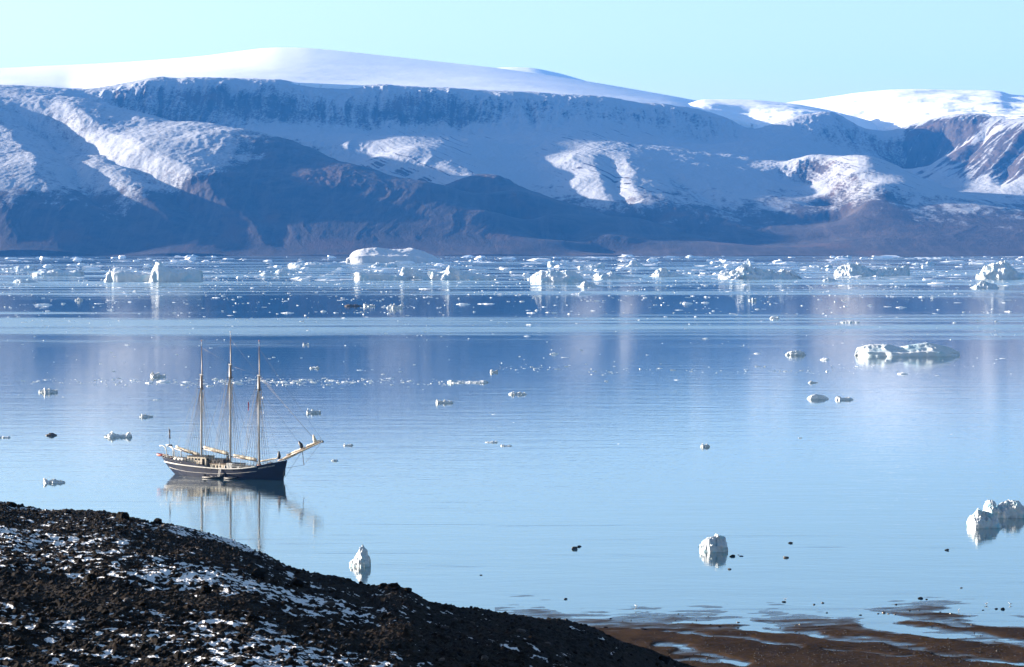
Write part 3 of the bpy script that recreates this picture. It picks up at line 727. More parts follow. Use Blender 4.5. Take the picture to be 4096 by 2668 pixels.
READ += [(3, x, y, w) for x, y, w in ((660, 458, 220), (425, 485, 30), (195, 495, 26), (905, 472, 30), (942, 492, 26), (300, 576, 46), (228, 610, 36), (180, 632, 95), (332, 628, 60), (755, 612, 60), (555, 615, 26), (825, 574, 24), (405, 560, 34), (1015, 515, 20), (1215, 510, 24), (1632, 545, 120), (1720, 537, 26), (1800, 537, 90), (1550, 605, 90), (1710, 600, 26), (1415, 535, 30), (1680, 475, 40), (1800, 484, 46), (2240, 510, 55), (2020, 434, 80), (2145, 395, 46), (2195, 370, 140), (1972, 342, 60), (1245, 384, 70), (1635, 367, 60), (1770, 368, 36), (1660, 386, 22), (1362, 418, 30), (1095, 380, 20), (90, 387, 30), (270, 388, 40), (40, 468, 26), (2150, 478, 34), (2215, 465, 26), (1940, 618, 20), (2030, 638, 26), (1260, 685, 26), (1430, 668, 40), (2090, 657, 22), (165, 665, 24), (405, 672, 20), (600, 728, 26), (1180, 698, 24), (1708, 668, 34), (1875, 614, 34), (880, 638, 24), (1040, 630, 20), (530, 642, 30), (2110, 605, 24), (2325, 708, 34), (2280, 598, 50))]
READ += [(4, x, y, w) for x, y, w in ((270, 344, 64), (105, 388, 90), (565, 432, 55), (145, 422, 42), (690, 374, 76), (792, 402, 105), (1045, 370, 70), (1155, 362, 60), (1285, 374, 36), (1595, 362, 270), (1885, 342, 60), (860, 358, 26), (480, 508, 50), (1425, 485, 75), (1525, 495, 34), (1525, 518, 34), (1745, 456, 46), (1875, 474, 42), (1765, 537, 90), (945, 562, 55), (1110, 574, 75), (1238, 581, 110), (315, 565, 30), (1580, 602, 32), (1550, 637, 50), (1808, 650, 24), (1200, 672, 30), (1045, 662, 36), (625, 682, 24), (760, 718, 185), (65, 665, 75), (68, 697, 85), (2230, 620, 85), (2055, 632, 40), (2120, 713, 38), (1735, 724, 40), (2195, 538, 40), (2090, 597, 34), (735, 568, 28), (455, 593, 20), (365, 600, 20), (270, 640, 24), (540, 657, 26), (775, 497, 28), (865, 470, 24), (780, 450, 26), (2225, 378, 85), (2230, 352, 34), (380, 376, 30), (1460, 330, 50), (1560, 298, 70), (1715, 325, 55))]
for n, x, y, w in READ:
    px, py = (n - 1) * 1024 + x * .4303, sy(y)
    small(px, py, max(w * .43, 7), L3 if (py > 1150 and px < 2300) else L4 if py > 1150 else L1 if px < 2100 else L2, h=.9 if w < 60 else .45)
# the thin line of brash that crosses behind the masts, and specks nearer the schooner
for x, w in ((130, 14), (155, 18), (185, 20), (240, 12), (325, 12), (400, 12), (455, 16), (490, 10), (535, 30), (555, 24), (595, 34), (655, 70), (700, 14), (745, 34), (770, 18), (818, 34), (862, 26), (888, 30), (925, 26), (948, 40), (965, 14), (1018, 24), (1060, 30), (1095, 40), (1130, 46), (1170, 24), (1195, 16), (1240, 22), (1262, 14), (1300, 26), (1330, 30), (1352, 16), (1380, 36), (1415, 22), (1450, 14), (1480, 28), (1530, 14), (1560, 40), (1610, 18), (1640, 24)):
    small(x, 1527 + random.uniform(-11, 9) - (4 if x > 1000 else 0), w, 'bit of ice in the thin brash line crossing behind the masts', grp='line of brash behind the masts', h=.75)
for px, py, w in ((2118, 1300, 32), (2215, 1417, 34), (2110, 1345, 30), (2260, 1430, 36), (2820, 1355, 28), (2590, 1420, 18), (3030, 1415, 34), (3300, 1440, 40), (3550, 1442, 26), (3610, 1496, 50), (3748, 1502, 20), (2710, 1520, 28), (2425, 1525, 18), (2412, 1500, 14), (3140, 1486, 18), (4010, 1434, 28), (3985, 1340, 24), (3370, 1372, 14), (1600, 1487, 18), (1440, 1481, 26), (1255, 1470, 22), (75, 1580, 10), (254, 1588, 14), (626, 1600, 36), (510, 1380, 22), (270, 1424, 12), (1976, 1658, 22), (2055, 1690, 10), (3200, 1752, 18), (3807, 1737, 16), (2475, 1776, 14), (2240, 1768, 10)):
    small(px, py, w, 'scattered small floe on open water nearer than the pack', h=.7)

# everything smaller: brash too fine to count
bv, bq = [], []
def chunk(px, py, w, hh):
    p = at(px, py)
    s_ = w * p.y / F
    n = len(bv)
    a0 = random.uniform(0, 6.28)
    ax_, ay_ = random.choice((1, 1, 1.3, 2.2, 3.2)), random.uniform(.4, 1)
    for j in range(5):
        a = a0 + j * 1.2566
        r = s_ * .5 * random.uniform(.7, 1.2)
        bv.append((p.x + ax_ * r * math.cos(a), p.y + ay_ * r * math.sin(a), -.1))
    for j in range(5):
        a = a0 + j * 1.2566 + .3
        r = s_ * .36 * random.uniform(.5, 1.2)
        bv.append((p.x + ax_ * r * math.cos(a), p.y + ay_ * r * math.sin(a), s_ * hh * random.uniform(.4, 1.0)))
    for j in range(5):
        q = (j + 1) % 5
        bq.extend([(n + j, n + q, n + 5 + q), (n + j, n + 5 + q, n + 5 + j)])
    bq.extend([(n + 5, n + 6, n + 7), (n + 5, n + 7, n + 8), (n + 5, n + 8, n + 9)])


for i in range(1200):               # the pack under the far shore
    t = random.random() ** 1.1
    py = 1028 + 92 * t
    px = random.uniform(-200, 4300)
    if float(fbm(px / 260, py / 9, 300, 3)) < -.12 and random.random() < .8: continue
    for j in range(random.choice((1, 1, 2, 3, 5))):
        chunk(px + random.gauss(0, 26), py + random.gauss(0, 1.6), random.choice((4, 5, 6, 8, 10, 15, 26, 40)), random.choice((.05, .07, .1, .16, .26)))
for i in range(760):                # thinning out towards us
    py = 1115 + abs(random.gauss(0, 75))
    px = random.uniform(-100, 4200)
    for j in range(random.choice((1, 1, 1, 2, 4))):
        chunk(px + random.gauss(0, 20), py + random.gauss(0, 1.5), random.choice((3, 4, 5, 6, 9)), random.choice((.1, .2, .35)))
for i in range(620):
    px = random.choice((random.uniform(80, 2000), random.gauss(1000, 250), random.gauss(1250, 300), random.uniform(2000, 3700)))
    py = (1527 if px < 1950 else 1480) + random.gauss(0, 8) + 14 * float(pn(px / 240, .5, 77))
    chunk(px, py, random.choice((3, 3, 4, 5, 7, 10)), random.choice((.12, .25, .35)))
for i in range(160): chunk(random.uniform(-50, 4150), random.uniform(1280, 1500), random.choice((3, 4, 5, 6)), .4)
me = mesh_arrays('brash_ice', np.array(bv), np.array(bq), smooth=False)
brash = link('brash_ice', me, BRASH)
tag(brash, 'countless white bits of brash ice strewn over the fjord', None, None, 'stuff')
from mathutils import noise as mnoise
# ------------------------------------------------------------------ rocky point in front
HC = [(-260, 1150, 250), (-60, 1166, 243), (0, 1172, 240), (40, 1180, 239), (100, 1187, 237), (180, 1190, 234), (250, 1193, 231), (330, 1207, 226), (400, 1222, 222), (470, 1241, 217), (560, 1273, 210), (620, 1301, 206), (700, 1335, 202), (790, 1351, 203), (850, 1367, 204),
      (875, 1366, 204), (905, 1362, 204), (940, 1369, 205), (1000, 1401, 206), (1100, 1419, 211), (1250, 1441, 221), (1380, 1466, 232), (1450, 1496, 238), (1560, 1536, 250), (1620, 1556, 258), (1700, 1580, 270), (1800, 1608, 290), (2050, 1665, 330)]
hp = np.array(HC, float)
nu, nr = 1250, 820
u = np.linspace(-230, 1900, nu)
pyc, dcr = smooth_interp(u, hp[:, 0], hp[:, 1]), smooth_interp(u, hp[:, 0], hp[:, 2])
pyb = 1640 + 0 * u
pyb = np.maximum(pyb, pyc + 40)
db = np.minimum(np.interp(u, [-230, 0, 600, 1000, 1250, 1450, 1620, 1900], [70, 70, 70, 76, 92, 125, 190, 290]), dcr - 12)
q = np.linspace(0, 1, nr)
T, U = np.meshgrid(q, u, indexing='ij')
D = db[None] * (dcr / db)[None] ** T
# the ground seen between the bottom of the view and the skyline
py = pyb[None] + (pyc - pyb)[None] * (1 - (1 - T) ** 1.75)
dx, dy, dz = ray(U * PS, py * PS)
Zh = H + dz / dy * D
Xh = dx / dy * D
# beyond the skyline it falls to the sea
tb = np.linspace(0, 1, 70)[1:]
TB, UB = np.meshgrid(tb, u, indexing='ij')
DB = dcr[None] + TB * np.maximum(60, (Zh[-1][None] + 1.2) * 2.2)
ZB = Zh[-1][None] - (Zh[-1][None] + 1.2) * (1 - (1 - TB) ** 1.0) * (.35 + .65 * TB) - 2.6 * sst(0, .12, TB) * np.minimum(1, Zh[-1][None] / 10)
XB = (UB * PS - 2048) / F * DB
X, Y, Zg = np.vstack([Xh, XB]), np.vstack([D, DB]), np.vstack([Zh, ZB])
low = np.clip(Zg / 4, .15, 1)
big = fbm(X / 9, Y / 14, 400, 3)
mid_ = ridged(X / 2.6, Y / 3.4, 410, 3) - .8
rock_ = np.abs(pn(X / .36, Y / .55, 420)) + .5 * np.abs(pn(X / .18, Y / .3, 421))
cell = np.clip(pn(X / .5, Y / .8, 425) - .16, 0, 1)
Zd = low * (.34 * big + .09 * mid_ + .11 * (rock_ - .35) + .24 * cell * (1 + .5 * pn(X / .3, Y / .4, 427)))
Zg = Zg + Zd
# snow gathers in the hollows and in wide drifts
drift = fbm(X / 16, Y / 24, 430, 4)
left_ = np.clip(1.0 - np.interp(np.vstack([U, UB]), [0, 700, 1100, 1700], [0, .32, .72, .85]), 0, 1)
snow = .38 + .62 * drift - .95 * (rock_ - .38) - 1.3 * cell + .62 * fbm(X / .85, Y / 1.7, 440, 4) - .12 * mid_
snow = snow + .75 * (left_ - .80)
k = NT('dark_stony_ground')
P_ = k.pos()
n1, n2 = k.noise(P_, 2.4, 6, .65), k.noise(P_, .25, 4)
a = k.attr('snow')
mask = k.ramp(k.math('ADD', a, k.math('MULTIPLY', k.math('SUBTRACT', n1, .5), .9)), .52, .66)
stone = k.mix(k.ramp(n1, .3, .7), rgb(.0016, .0012, .001), rgb(.0062, .0039, .0026))
stone = k.mix(k.math('MULTIPLY', k.ramp(n2, .52, .66), .7), stone, rgb(.012, .0068, .004))
k.set(k.b.inputs['Base Color'], k.mix(mask, stone, rgb(.50, .51, .53)))
k.b.inputs['Roughness'].default_value = .85
k.b.inputs['Specular IOR Level'].default_value = .04
k.set(k.b.inputs['Normal'], k.bump(n1, .08, .7))
hill = link('ground', grid_mesh('ground', X, Y, Zg, {'snow': snow}, smooth=False), k.m)
tag(hill, 'dark stony slope streaked with snow running down to the shore', None, None, 'structure')
GROUND_X, GROUND_U, GROUND_T, GROUND_D, GROUND_Z = Xh, U, T, D, Zg[:nr]

STONE = simple('dark_stone', (.0035, .0027, .0022), .9, .5, 3.0)
STONE.node_tree.nodes['Principled BSDF'].inputs['Specular IOR Level'].default_value = .05
STONE_B = simple('brown_stone', (.014, .008, .0055), .85, .4, 2.0)
STONE_W = simple('wet_shore_stone', (.022, .015, .010), .5, .5, 4.0)


def rock_mesh(seed, flat=.7, sub=2):
    bm = bmesh.new()
    bmesh.ops.create_icosphere(bm, subdivisions=sub, radius=.5)
    r_ = random.Random(seed)
    planes = [(Vector((r_.gauss(0, 1), r_.gauss(0, 1), r_.gauss(0, 1))).normalized(), r_.uniform(.28, .46)) for _ in range(9)]
    for v in bm.verts:
        for n, d in planes:
            e = v.co.dot(n) - d
            if e > 0: v.co -= n * e * .92
        v.co *= 1 + .16 * mnoise.noise(v.co * 4.5 + Vector((seed, 0, 0))) + .08 * mnoise.noise(v.co * 11)
        v.co.z *= flat
    me = bpy.data.meshes.new('boulder')
    bm.to_mesh(me)
    bm.free()
    return me


ROCKS = [rock_mesh(500 + i, (.55, .7, .85)[i % 3], 2 if i < 6 else 3) for i in range(9)]
# loose stones lying all over the slope: far too many to count
rv, rf = [], []
base_v = [np.array([v.co[:] for v in m.vertices]) for m in ROCKS[:6]]
base_f = [np.array([p.vertices[:] for p in m.polygons]) for m in ROCKS[:6]]
off = 0
gi = rng.integers(0, nr - 2, 12000)
gj = rng.integers(0, nu, 12000)
for a_, b_ in zip(gi, gj):
    if rng.random() < .25: a_ = int(nr - 2 - abs(rng.normal(0, 5)))
    i_ = rng.integers(0, 6)
    s_ = min(.42, .045 * (1 / max(.02, rng.random())) ** .55) * (1.0 if GROUND_D[a_, b_] > 90 else .7)
    th = rng.uniform(0, 6.28)
    c_, n_ = math.cos(th), math.sin(th)
    v = base_v[i_] * s_ * np.array([1, rng.uniform(.7, 1.1), rng.uniform(.7, 1.2)])
    v = np.stack([v[:, 0] * c_ - v[:, 1] * n_, v[:, 0] * n_ + v[:, 1] * c_, v[:, 2]], -1) + np.array([GROUND_X[a_, b_], GROUND_D[a_, b_], GROUND_Z[a_, b_] + s_ * .12])
    rv.append(v); rf.append(base_f[i_] + off)
    off += len(v)
sm = mesh_arrays('scree', np.concatenate(rv), np.concatenate(rf), smooth=False)
sm.materials.append(STONE); sm.materials.append(STONE_B)
mi = np.zeros(len(sm.polygons), np.int32)
fc, p0 = [len(f_) for f_ in rf], 0
for n_ in fc:
    if random.random() < .14: mi[p0:p0 + n_] = 1
    p0 += n_
sm.polygons.foreach_set('material_index', mi)
scree = link('scree', sm)
tag(scree, 'loose dark stones littering the near slope', None, None, 'stuff')


def ground_z(px, py):
    j = int(np.clip((px + 230) / 2130 * (nu - 1), 0, nu - 1))
    dx_, dy_, dz_ = ray(px * PS, py * PS)
    kk = np.nonzero(GROUND_Z[:, j] >= H + dz_ / dy_ * GROUND_D[:, j])[0]
    k_ = kk[0] if len(kk) else nr - 1
    return Vector((GROUND_X[k_, j], GROUND_D[k_, j], GROUND_Z[k_, j]))


def boulder(loc, s, label, mat, sz=(1, 1, 1), group=None, kind=None, name='boulder'):
    me = ROCKS[random.randrange(9) if kind is None else kind].copy() if s < 2 else rock_mesh(77, .8, 4)
    o = link(name, me, mat)
    o.location = loc
    o.rotation_euler = (random.uniform(-.2, .2), random.uniform(-.2, .2), random.uniform(0, 6.28))
    o.scale = (s * sz[0], s * sz[1], s * sz[2])
    return tag(o, label, 'rock', group)


for px, py, s, lab, mt in ((915, 1370, 1.3, 'dark rock outcrop humped on the skyline of the near slope', STONE), (893, 1368, .8, 'angular dark rock against the left flank of the skyline outcrop', STONE), (950, 1378, .8, 'dark rock just right of the skyline outcrop', STONE),
                           (26, 1178, .9, 'dark knob of rock on the skyline at far left', STONE), (160, 1194, .6, 'small rock on the skyline above the snow drift at left', STONE), (367, 1216, .7, 'rock on the skyline where the slope starts to fall', STONE),
                           (290, 1205, 1.1, 'dark rock with a snow skirt just below the left skyline', STONE), (1212, 1470, .8, 'pale brown boulder on the darker lower slope', STONE_B), (768, 1408, .8, 'reddish brown boulder standing on the shaded middle slope', STONE_B), (385, 1226, .6, 'brown rock near the top of the long snow drift', STONE_B),
                           (210, 1352, 1.0, 'dark boulder beside the snow hollow, mid left', STONE), (600, 1345, 1.3, 'flat dark boulder under the steep skyline shoulder', STONE), (690, 1362, 1.2, 'dark boulder on the right shoulder of the slope', STONE), (480, 1376, .9, 'dark boulder between snow streaks in mid slope', STONE),
                           (1035, 1462, .7, 'tan boulder low on the dark slope left of the pale boulder', STONE_B), (1545, 1535, .9, 'dark boulder on the lowest skyline beside the mudflat', STONE), (1035, 1600, .8, 'brownish boulder near the bottom edge of the slope', STONE_B)):
    p = ground_z(px, py)
    boulder(p + Vector((0, 0, s * .1)), s * p.y / 200 * 1.1, lab, mt, group='boulders on the near slope')

# ------------------------------------------------------------------ mudflat
def z6(*xy): return [np.array(at(2700 + x * .5866, 1950 + y * .5866)[:2]) for x, y in xy]


mu, mr = 900, 520
U, D = np.meshgrid(np.linspace(1150, 2620, mu), np.linspace(325, 540, mr))
X = (U * PS - 2048) / F * D
shore = 486 + 9 * fbm(X / 30, X * 0, 500, 3) + 6 * sst(2000, 2200, U)
Z = .36 * sst(shore - 2, shore - 70, D) - .10 * sst(shore - 6, shore + 40, D) - .02
inl = sst(shore + 34, shore - 14, D)
Z = Z + .045 * (.25 + .75 * inl) * fbm(X / 20, D / 16, 510, 5) + (.012 + .022 * inl) * fbm((X + .5 * D) / 22, (D - .25 * X) / 4.5, 520, 4)
Z = Z + .075 * fbm((X + .4 * D) / 7, (D - .2 * X) / 3, 530, 5) * sst(shore + 10, shore - 20, D) - .03
for poly, dep, wd in (([(0, 920), (480, 915), (610, 948), (520, 972), (900, 1000), (1300, 1045), (1560, 1078), (1640, 1108), (1900, 1150), (2100, 1178), (2500, 1205)], .20, 3.0), ([(1215, 858), (1400, 905), (1470, 955), (1700, 985), (2000, 1012), (2300, 1055), (2500, 1085)], .26, 6.0),
                      ([(1380, 940), (1640, 1000), (1850, 1022)], .15, 4.0), ([(1480, 888), (1760, 905), (1960, 950)], .12, 3.0), ([(0, 985), (400, 1020), (650, 1055), (880, 1085)], .18, 1.8), ([(1050, 1105), (1300, 1140), (1500, 1160)], .22, 1.5), ([(-60, 1080), (150, 1140), (330, 1160), (450, 1200)], .24, 3.0), ([(-60, 1175), (300, 1190), (500, 1215)], .28, 3.5),
                      ([(2200, 905), (2500, 940)], .28, 8.0), ([(2050, 838), (2500, 835)], .22, 8.0), ([(2100, 1195), (2500, 1215)], .26, 2.2)):
    d_, _ = pdist(z6(*poly), X + 3.0 * fbm(X / 9, D / 9, 540, 3), D + 2.0 * fbm(X / 7, D / 9, 545, 3))
    Z = Z - dep * sst(wd * 1.15, wd * .25, d_)
Z = np.where(D > 536, -.6, Z)
k = NT('wet_mud')
P_ = k.pos()
geo_ = k.n('ShaderNodeNewGeometry')
zz = k.n('ShaderNodeSeparateXYZ', Vector=geo_.outputs['Position']).outputs['Z']
n1, n2 = k.noise(k.pos((1, .6, 1)), .12, 5, .6), k.noise(P_, 1.6, 5, .65)
wet = k.ramp(k.math('ADD', zz, k.math('MULTIPLY', k.math('SUBTRACT', n1, .5), .16)), .03, .17, 1.0, 0.0)
dry = k.mix(k.ramp(k.math('ADD', k.math('MULTIPLY', n2, .5), k.math('MULTIPLY', n1, .5)), .38, .62), rgb(.016, .0115, .0085), rgb(.038, .0245, .0155))
k.set(k.b.inputs['Base Color'], k.mix(wet, dry, rgb(.008, .0055, .004)))
k.set(k.b.inputs['Roughness'], k.math('SUBTRACT', .8, k.math('MULTIPLY', wet, .58)))
k.set(k.b.inputs['Specular IOR Level'], k.math('MULTIPLY', wet, .5))
k.set(k.b.inputs['Normal'], k.bump(n2, .05, .8))
mud = link('mudflat', grid_mesh('mudflat', X, D, Z), k.m)
tag(mud, 'brown tidal mudflat cut by shallow water channels', None, None, 'structure')


def mud_at(x, y):                    # photo point -> place on the mud or the water, whichever is higher
    z = 0.0
    for _ in range(3):
        p = at(x, y, z)
        j = int(np.clip(((p.x / p.y * F + 2048) / PS - 1150) / 1470 * (mu - 1), 0, mu - 1))
        i = int(np.clip((p.y - 325) / 215 * (mr - 1), 0, mr - 1))
        z = max(0.0, float(Z[i, j]))
    return at(x, y, z)


def shore_rock(x, y, w, label, z=None, hgt=.55, mat=None):
    p = mud_at(x, y)
    s = w * p.y / F
    boulder(p + Vector((0, 0, s * .06)), s, label, mat or STONE, (1, .7, hgt), 'stones on the tidal shore')


for x, y, w, lab in ((3986, 2436, 21, 'left one of the pair of round black stones in the right hand pool'), (4011, 2437, 25, 'right one of the pair of round black stones in the right hand pool'), (3932, 2441, 13, 'small dark stone left of the pair in the pool'), (3682, 2394, 30, 'pointed dark rock standing in shallow water by the mud edge'), (3706, 2398, 11, 'small stone at the foot of the pointed dark rock'),
                     (3143, 2231, 26, 'round brown stone awash right of the honeycombed ice block'), (3163, 2173, 22, 'flat dark stone awash farthest out, right of the ice block'), (2965, 2225, 18, 'dark stone close right of the honeycombed ice block'), (2953, 2220, 10, 'tiny stone touching the row right of the ice block'), (2929, 2226, 28, 'flat black stone in the reflection of the ice block'), (2918, 2277, 22, 'lone flat stone below the honeycombed ice block'), (2797, 2188, 9, 'small dark stone peeping out left of the ice block'),
                     (3788, 2201, 24, 'thin dark stone awash left of the wedge shaped ice block'), (3845, 2352, 12, 'small stone awash above the pool'), (2318, 2187, 20, 'round dark stone awash in the centre of the bay'), (2298, 2196, 36, 'flat weedy stone just below the round stone in the bay'), (1924, 2301, 13, 'small black stone awash right of the cone shaped ice'), (2262, 2397, 20, 'thin flat stone in the shallows off the slope'),
                     (3292, 2412, 18, 'stone on the wet spit in the shallows'), (3257, 2418, 14, 'smaller stone on the wet spit'), (3583, 2419, 15, 'stone in the shallows left of the pointed rock'), (3536, 2452, 20, 'biggest stone on the tip of the mud bank'), (3513, 2455, 15, 'stone left of the biggest on the mud bank tip'), (3554, 2456, 12, 'stone right of the biggest on the mud bank tip'), (3580, 2458, 13, 'last stone of the row on the mud bank tip'),
                     (3442, 2461, 15, 'dark stone at the mouth of the wide channel'), (3307, 2452, 12, 'stone at the outer mud edge'), (3803, 2455, 17, 'brown stone on the far bank of the pool'), (3640, 2444, 13, 'dark stone in a wet patch left of the pool'), (3677, 2442, 11, 'small stone right of the wet patch stone'), (3761, 2448, 11, 'small stone before the far bank'), (3888, 2501, 19, 'tan stone alone on the mud right of the wide channel'),
                     (3728, 2503, 13, 'stone in the wide channel'), (3754, 2500, 14, 'second stone in the wide channel, nearer its right bank'), (2879, 2508, 18, 'dark stone on the mud at left near the slope'), (2842, 2499, 11, 'small stone above the dark stone near the slope'), (2818, 2517, 10, 'small stone by the narrow left channel'), (2952, 2511, 13, 'stone on the left bank of the first channel'), (2954, 2490, 16, 'broad stone at the first channel mouth'),
                     (3200, 2499, 16, 'brown stone in mid mudflat'), (3182, 2503, 12, 'small stone beside the brown mid mudflat stone'), (3184, 2526, 14, 'stone at the edge of the first channel'), (2576, 2518, 32, 'low dark rock at the upper edge of the slope shore'), (2423, 2511, 24, 'dark rock beside the slope shore'), (2442, 2475, 12, 'small stone in the shallows above the dark shore rock'), (2233, 2476, 18, 'flat stone off the slope shore'),
                     (3300, 2530, 10, 'tiny stone on the sandy bar'), (3682, 2555, 12, 'stone on the sandy bar between channels'), (3380, 2524, 9, 'pebble sized stone near the wide channel'), (3990, 2605, 14, 'stone at lower right on the gravel'), (2830, 2632, 14, 'pale stone at the bottom left of the mudflat'), (3330, 2648, 10, 'stone low on the gravelly strip')):
    shore_rock(x, y, w, lab, mat=STONE if ('dark' in lab or 'black' in lab) else STONE_W)
# fine pebbles
pv_, pf_, off = [], [], 0
for i in range(1500):
    x, y = random.uniform(2350, 4150), 2668 - abs(random.gauss(0, 55)) if random.random() < .6 else random.uniform(2450, 2660)
    p = at(x, y)
    j, r_ = int(np.clip((p.x / p.y * F + 2048) / PS - 1150, 0, 1469) / 1470 * (mu - 1)), int(np.clip((p.y - 325) / 215, 0, 1) * (mr - 1))
    z = Z[r_, j]
    if z < .0: continue
    s_ = random.choice((.08, .1, .14, .2, .3))
    v = base_v[i % 6] * s_ + np.array([p.x, p.y, z + .02])
    pv_.append(v); pf_.append(base_f[i % 6] + off); off += len(v)
me = mesh_arrays('pebbles', np.concatenate(pv_), np.concatenate(pf_), smooth=False)
tag(link('pebbles', me, simple('dark_pebbles', (.012, .0085, .006), .8, .5, 4.0)), 'pebbles scattered over the mudflat', None, None, 'stuff')

# ------------------------------------------------------------------ gulls
def gull_mesh():
    bm = bmesh.new()
    secs = [(-.26, .005, .22), (-.16, .035, .21), (-.05, .075, .205), (.06, .085, .215), (.13, .06, .25), (.165, .042, .295), (.20, .044, .325), (.235, .034, .33), (.262, .012, .322), (.30, .004, .312)]
    rings = []
    for x, r, z in secs:
        rings.append([bm.verts.new((x, r * .8 * math.cos(a), z + r * math.sin(a))) for a in np.linspace(0, 6.283, 9)[:-1]])
    for a, b in zip(rings[:-1], rings[1:]):
        for j in range(8): bm.faces.new((a[j], a[(j + 1) % 8], b[(j + 1) % 8], b[j]))
    bm.faces.new(rings[0]); bm.faces.new(rings[-1])
    return bm


GW = simple('white_feathers', (.82, .82, .82), .7, .06, 20)
GG = simple('grey_feathers', (.30, .32, .35), .7, .1, 20)
GL = simple('yellow_legs', (.35, .22, .05), .6)
gm = None
for x, y, rz, lab in ((3141, 2402, 0.3, 'white gull standing on a flat stone in the shallows, middle'), (2544, 2429, 2.6, 'white gull standing in the shallows nearest the slope'), (3946, 2420, .2, 'white gull left of the two by the right hand pool'), (4041, 2420, 3.0, 'white gull at the far right beyond the pool'), (3835, 2446, 1.0, 'pale gull on the mud left of the pool')):
    t = empty('gull', mud_at(x, y), lab, 'gull', 'gulls on the shore', rz)
    t.scale = (1.35, 1.35, 1.35)
    if gm is None:
        b_ = obj('body', gull_mesh(), GW, t, True)
        wb = bmesh.new()
        for s_ in (1, -1):
            pr = [(.1, .24), (.0, .27), (-.16, .245), (-.33, .21), (-.12, .19), (.04, .19)]
            ins = [wb.verts.new((px_, s_ * .066, pz)) for px_, pz in pr]
            out = [wb.verts.new((px_, s_ * .082, pz)) for px_, pz in pr]
            wb.faces.new(ins); wb.faces.new(out[::-1])
            for j in range(6): wb.faces.new((ins[j], ins[(j + 1) % 6], out[(j + 1) % 6], out[j]))
        w_ = obj('wings', wb, GG, t)
        legs = []
        for s_ in (1, -1):
            lb = bmesh.new()
            bmesh.ops.create_cone(lb, segments=6, radius1=.008, radius2=.007, depth=.16, matrix=Matrix.Translation((.02, s_ * .03, .08)))
            bmesh.ops.create_cube(lb, size=1, matrix=Matrix.Translation((.05, s_ * .03, .006)) @ Matrix.Diagonal((.07, .05, .01, 1)))
            legs.append(obj('leg', lb, GL, t))
        gm = [b_, w_] + legs
    else:
        for g_ in gm:
            c_ = g_.copy(); C.objects.link(c_); c_.parent = t
# flat stone under the first gull
shore_rock(3136, 2408, 26, 'flat dark stone under the standing gull', hgt=.3)
# ------------------------------------------------------------------ the schooner
A_, B_ = at(698, 1896), at(1134, 1921)
ax = (B_ - A_)
SH_RZ = math.atan2(ax.y, ax.x)
SCL = ax.length / 37.2
ship = empty('sailing_ship', A_ - ax.normalized() * 3.1 * SCL, 'dark blue three masted schooner with cream sails furled, anchored left of centre', 'sailing ship', None, SH_RZ)
ship.scale = (SCL, SCL, SCL)
NAVY = simple('navy_hull_paint', (0.003, 0.009, 0.030), .5, .25, .6)
GREYB = simple('faded_blue_paint', (0.012, 0.018, 0.042), .5, .2, .8)
REDB = simple('red_bottom_paint', (.34, .075, .035), .6, .3, .9)
WHITE = simple('white_paint', (0.546, 0.532, 0.49), .5, .08, 1.5)
CREAM = simple('cream_deckhouse_paint', (0.504, 0.434, 0.329), .55, .12, 1.2)
SAIL = simple('cream_sailcloth', (.60, .52, .40), .85, .25, 2.2)
SPAR = simple('varnished_spar', (.15, .09, .055), .45, .2, 2.0)
MAST = simple('pale_grey_mast', (0.434, 0.434, 0.434), .45, .08, 1.0)
WIRE = simple('tarred_rigging', (0.0245, 0.021, 0.0196), .8, .2, 1.0)
ROPE = simple('pale_rope', (0.266, 0.217, 0.154), .9, .2, 1.0)
DARK = simple('dark_roof', (0.014, 0.0154, 0.0182), .6, .3, 1.0)
DECK = simple('teak_deck', (0.154, 0.105, 0.063), .7, .3, 2.0)
GLASS = simple('dark_window_glass', (0.0105, 0.0126, 0.0154), .12, .1, 1.0)
BLACK = simple('black_rubber', (0.0084, 0.0084, 0.0091), .6, .3, 2.0)
ORANGE = simple('red_orange_rubber', (0.294, 0.0385, 0.0175), .55, .2, 1.0)
SKIN = simple('skin', (0.336, 0.203, 0.14), .6)

for m_ in (NAVY, GREYB): m_.node_tree.nodes['Principled BSDF'].inputs['Specular IOR Level'].default_value = .2
XS = [0, 1, 2.5, 5, 8, 12, 16, 20, 24, 28, 32, 35, 37.5, 39.5, 41, 41.6]
TOPZ = [4.95, 4.8, 4.65, 4.45, 4.2, 3.85, 2.85, 2.72, 2.78, 3.05, 3.6, 4.2, 4.7, 5.1, 5.45, 5.55]
BDK = [1.7, 2.3, 2.75, 3.15, 3.4, 3.5, 3.55, 3.55, 3.5, 3.35, 2.95, 2.3, 1.6, .9, .3, .06]
BWL = [.05, .5, 1.2, 2.2, 2.85, 3.3, 3.45, 3.45, 3.35, 2.95, 2.2, 1.45, .85, .38, .08, .03]


def f_(arr, s): return float(smooth_interp(np.array([s * 41.6]), XS, arr)[0])
def topz(s):
    x = s * 41.6
    return f_(TOPZ, s) if x > 16.6 or x < 14.6 else float(np.interp(x, [14.6, 15.0, 16.4, 16.6], [f_(TOPZ, 14.6 / 41.6), 3.55, 2.86, f_(TOPZ, 16.6 / 41.6)]))


def hull(s, z, side=-1, out=0.0):   # point on the shell at station s and height z
    q = z / max(topz(s), .1)
    qq = min(max(q, 0.0), 1.0)
    xa, xf = 3.3 * (1 - qq) ** 1.4 + max(0, -z) * .9, 40.35 + 1.25 * qq ** 1.3 + min(0, z) * .4
    y = f_(BWL, s) + (f_(BDK, s) - f_(BWL, s)) * qq ** .85 - max(0, -z) * .5
    return Vector((xa + (xf - xa) * s, side * (max(y, .02) + out), z))


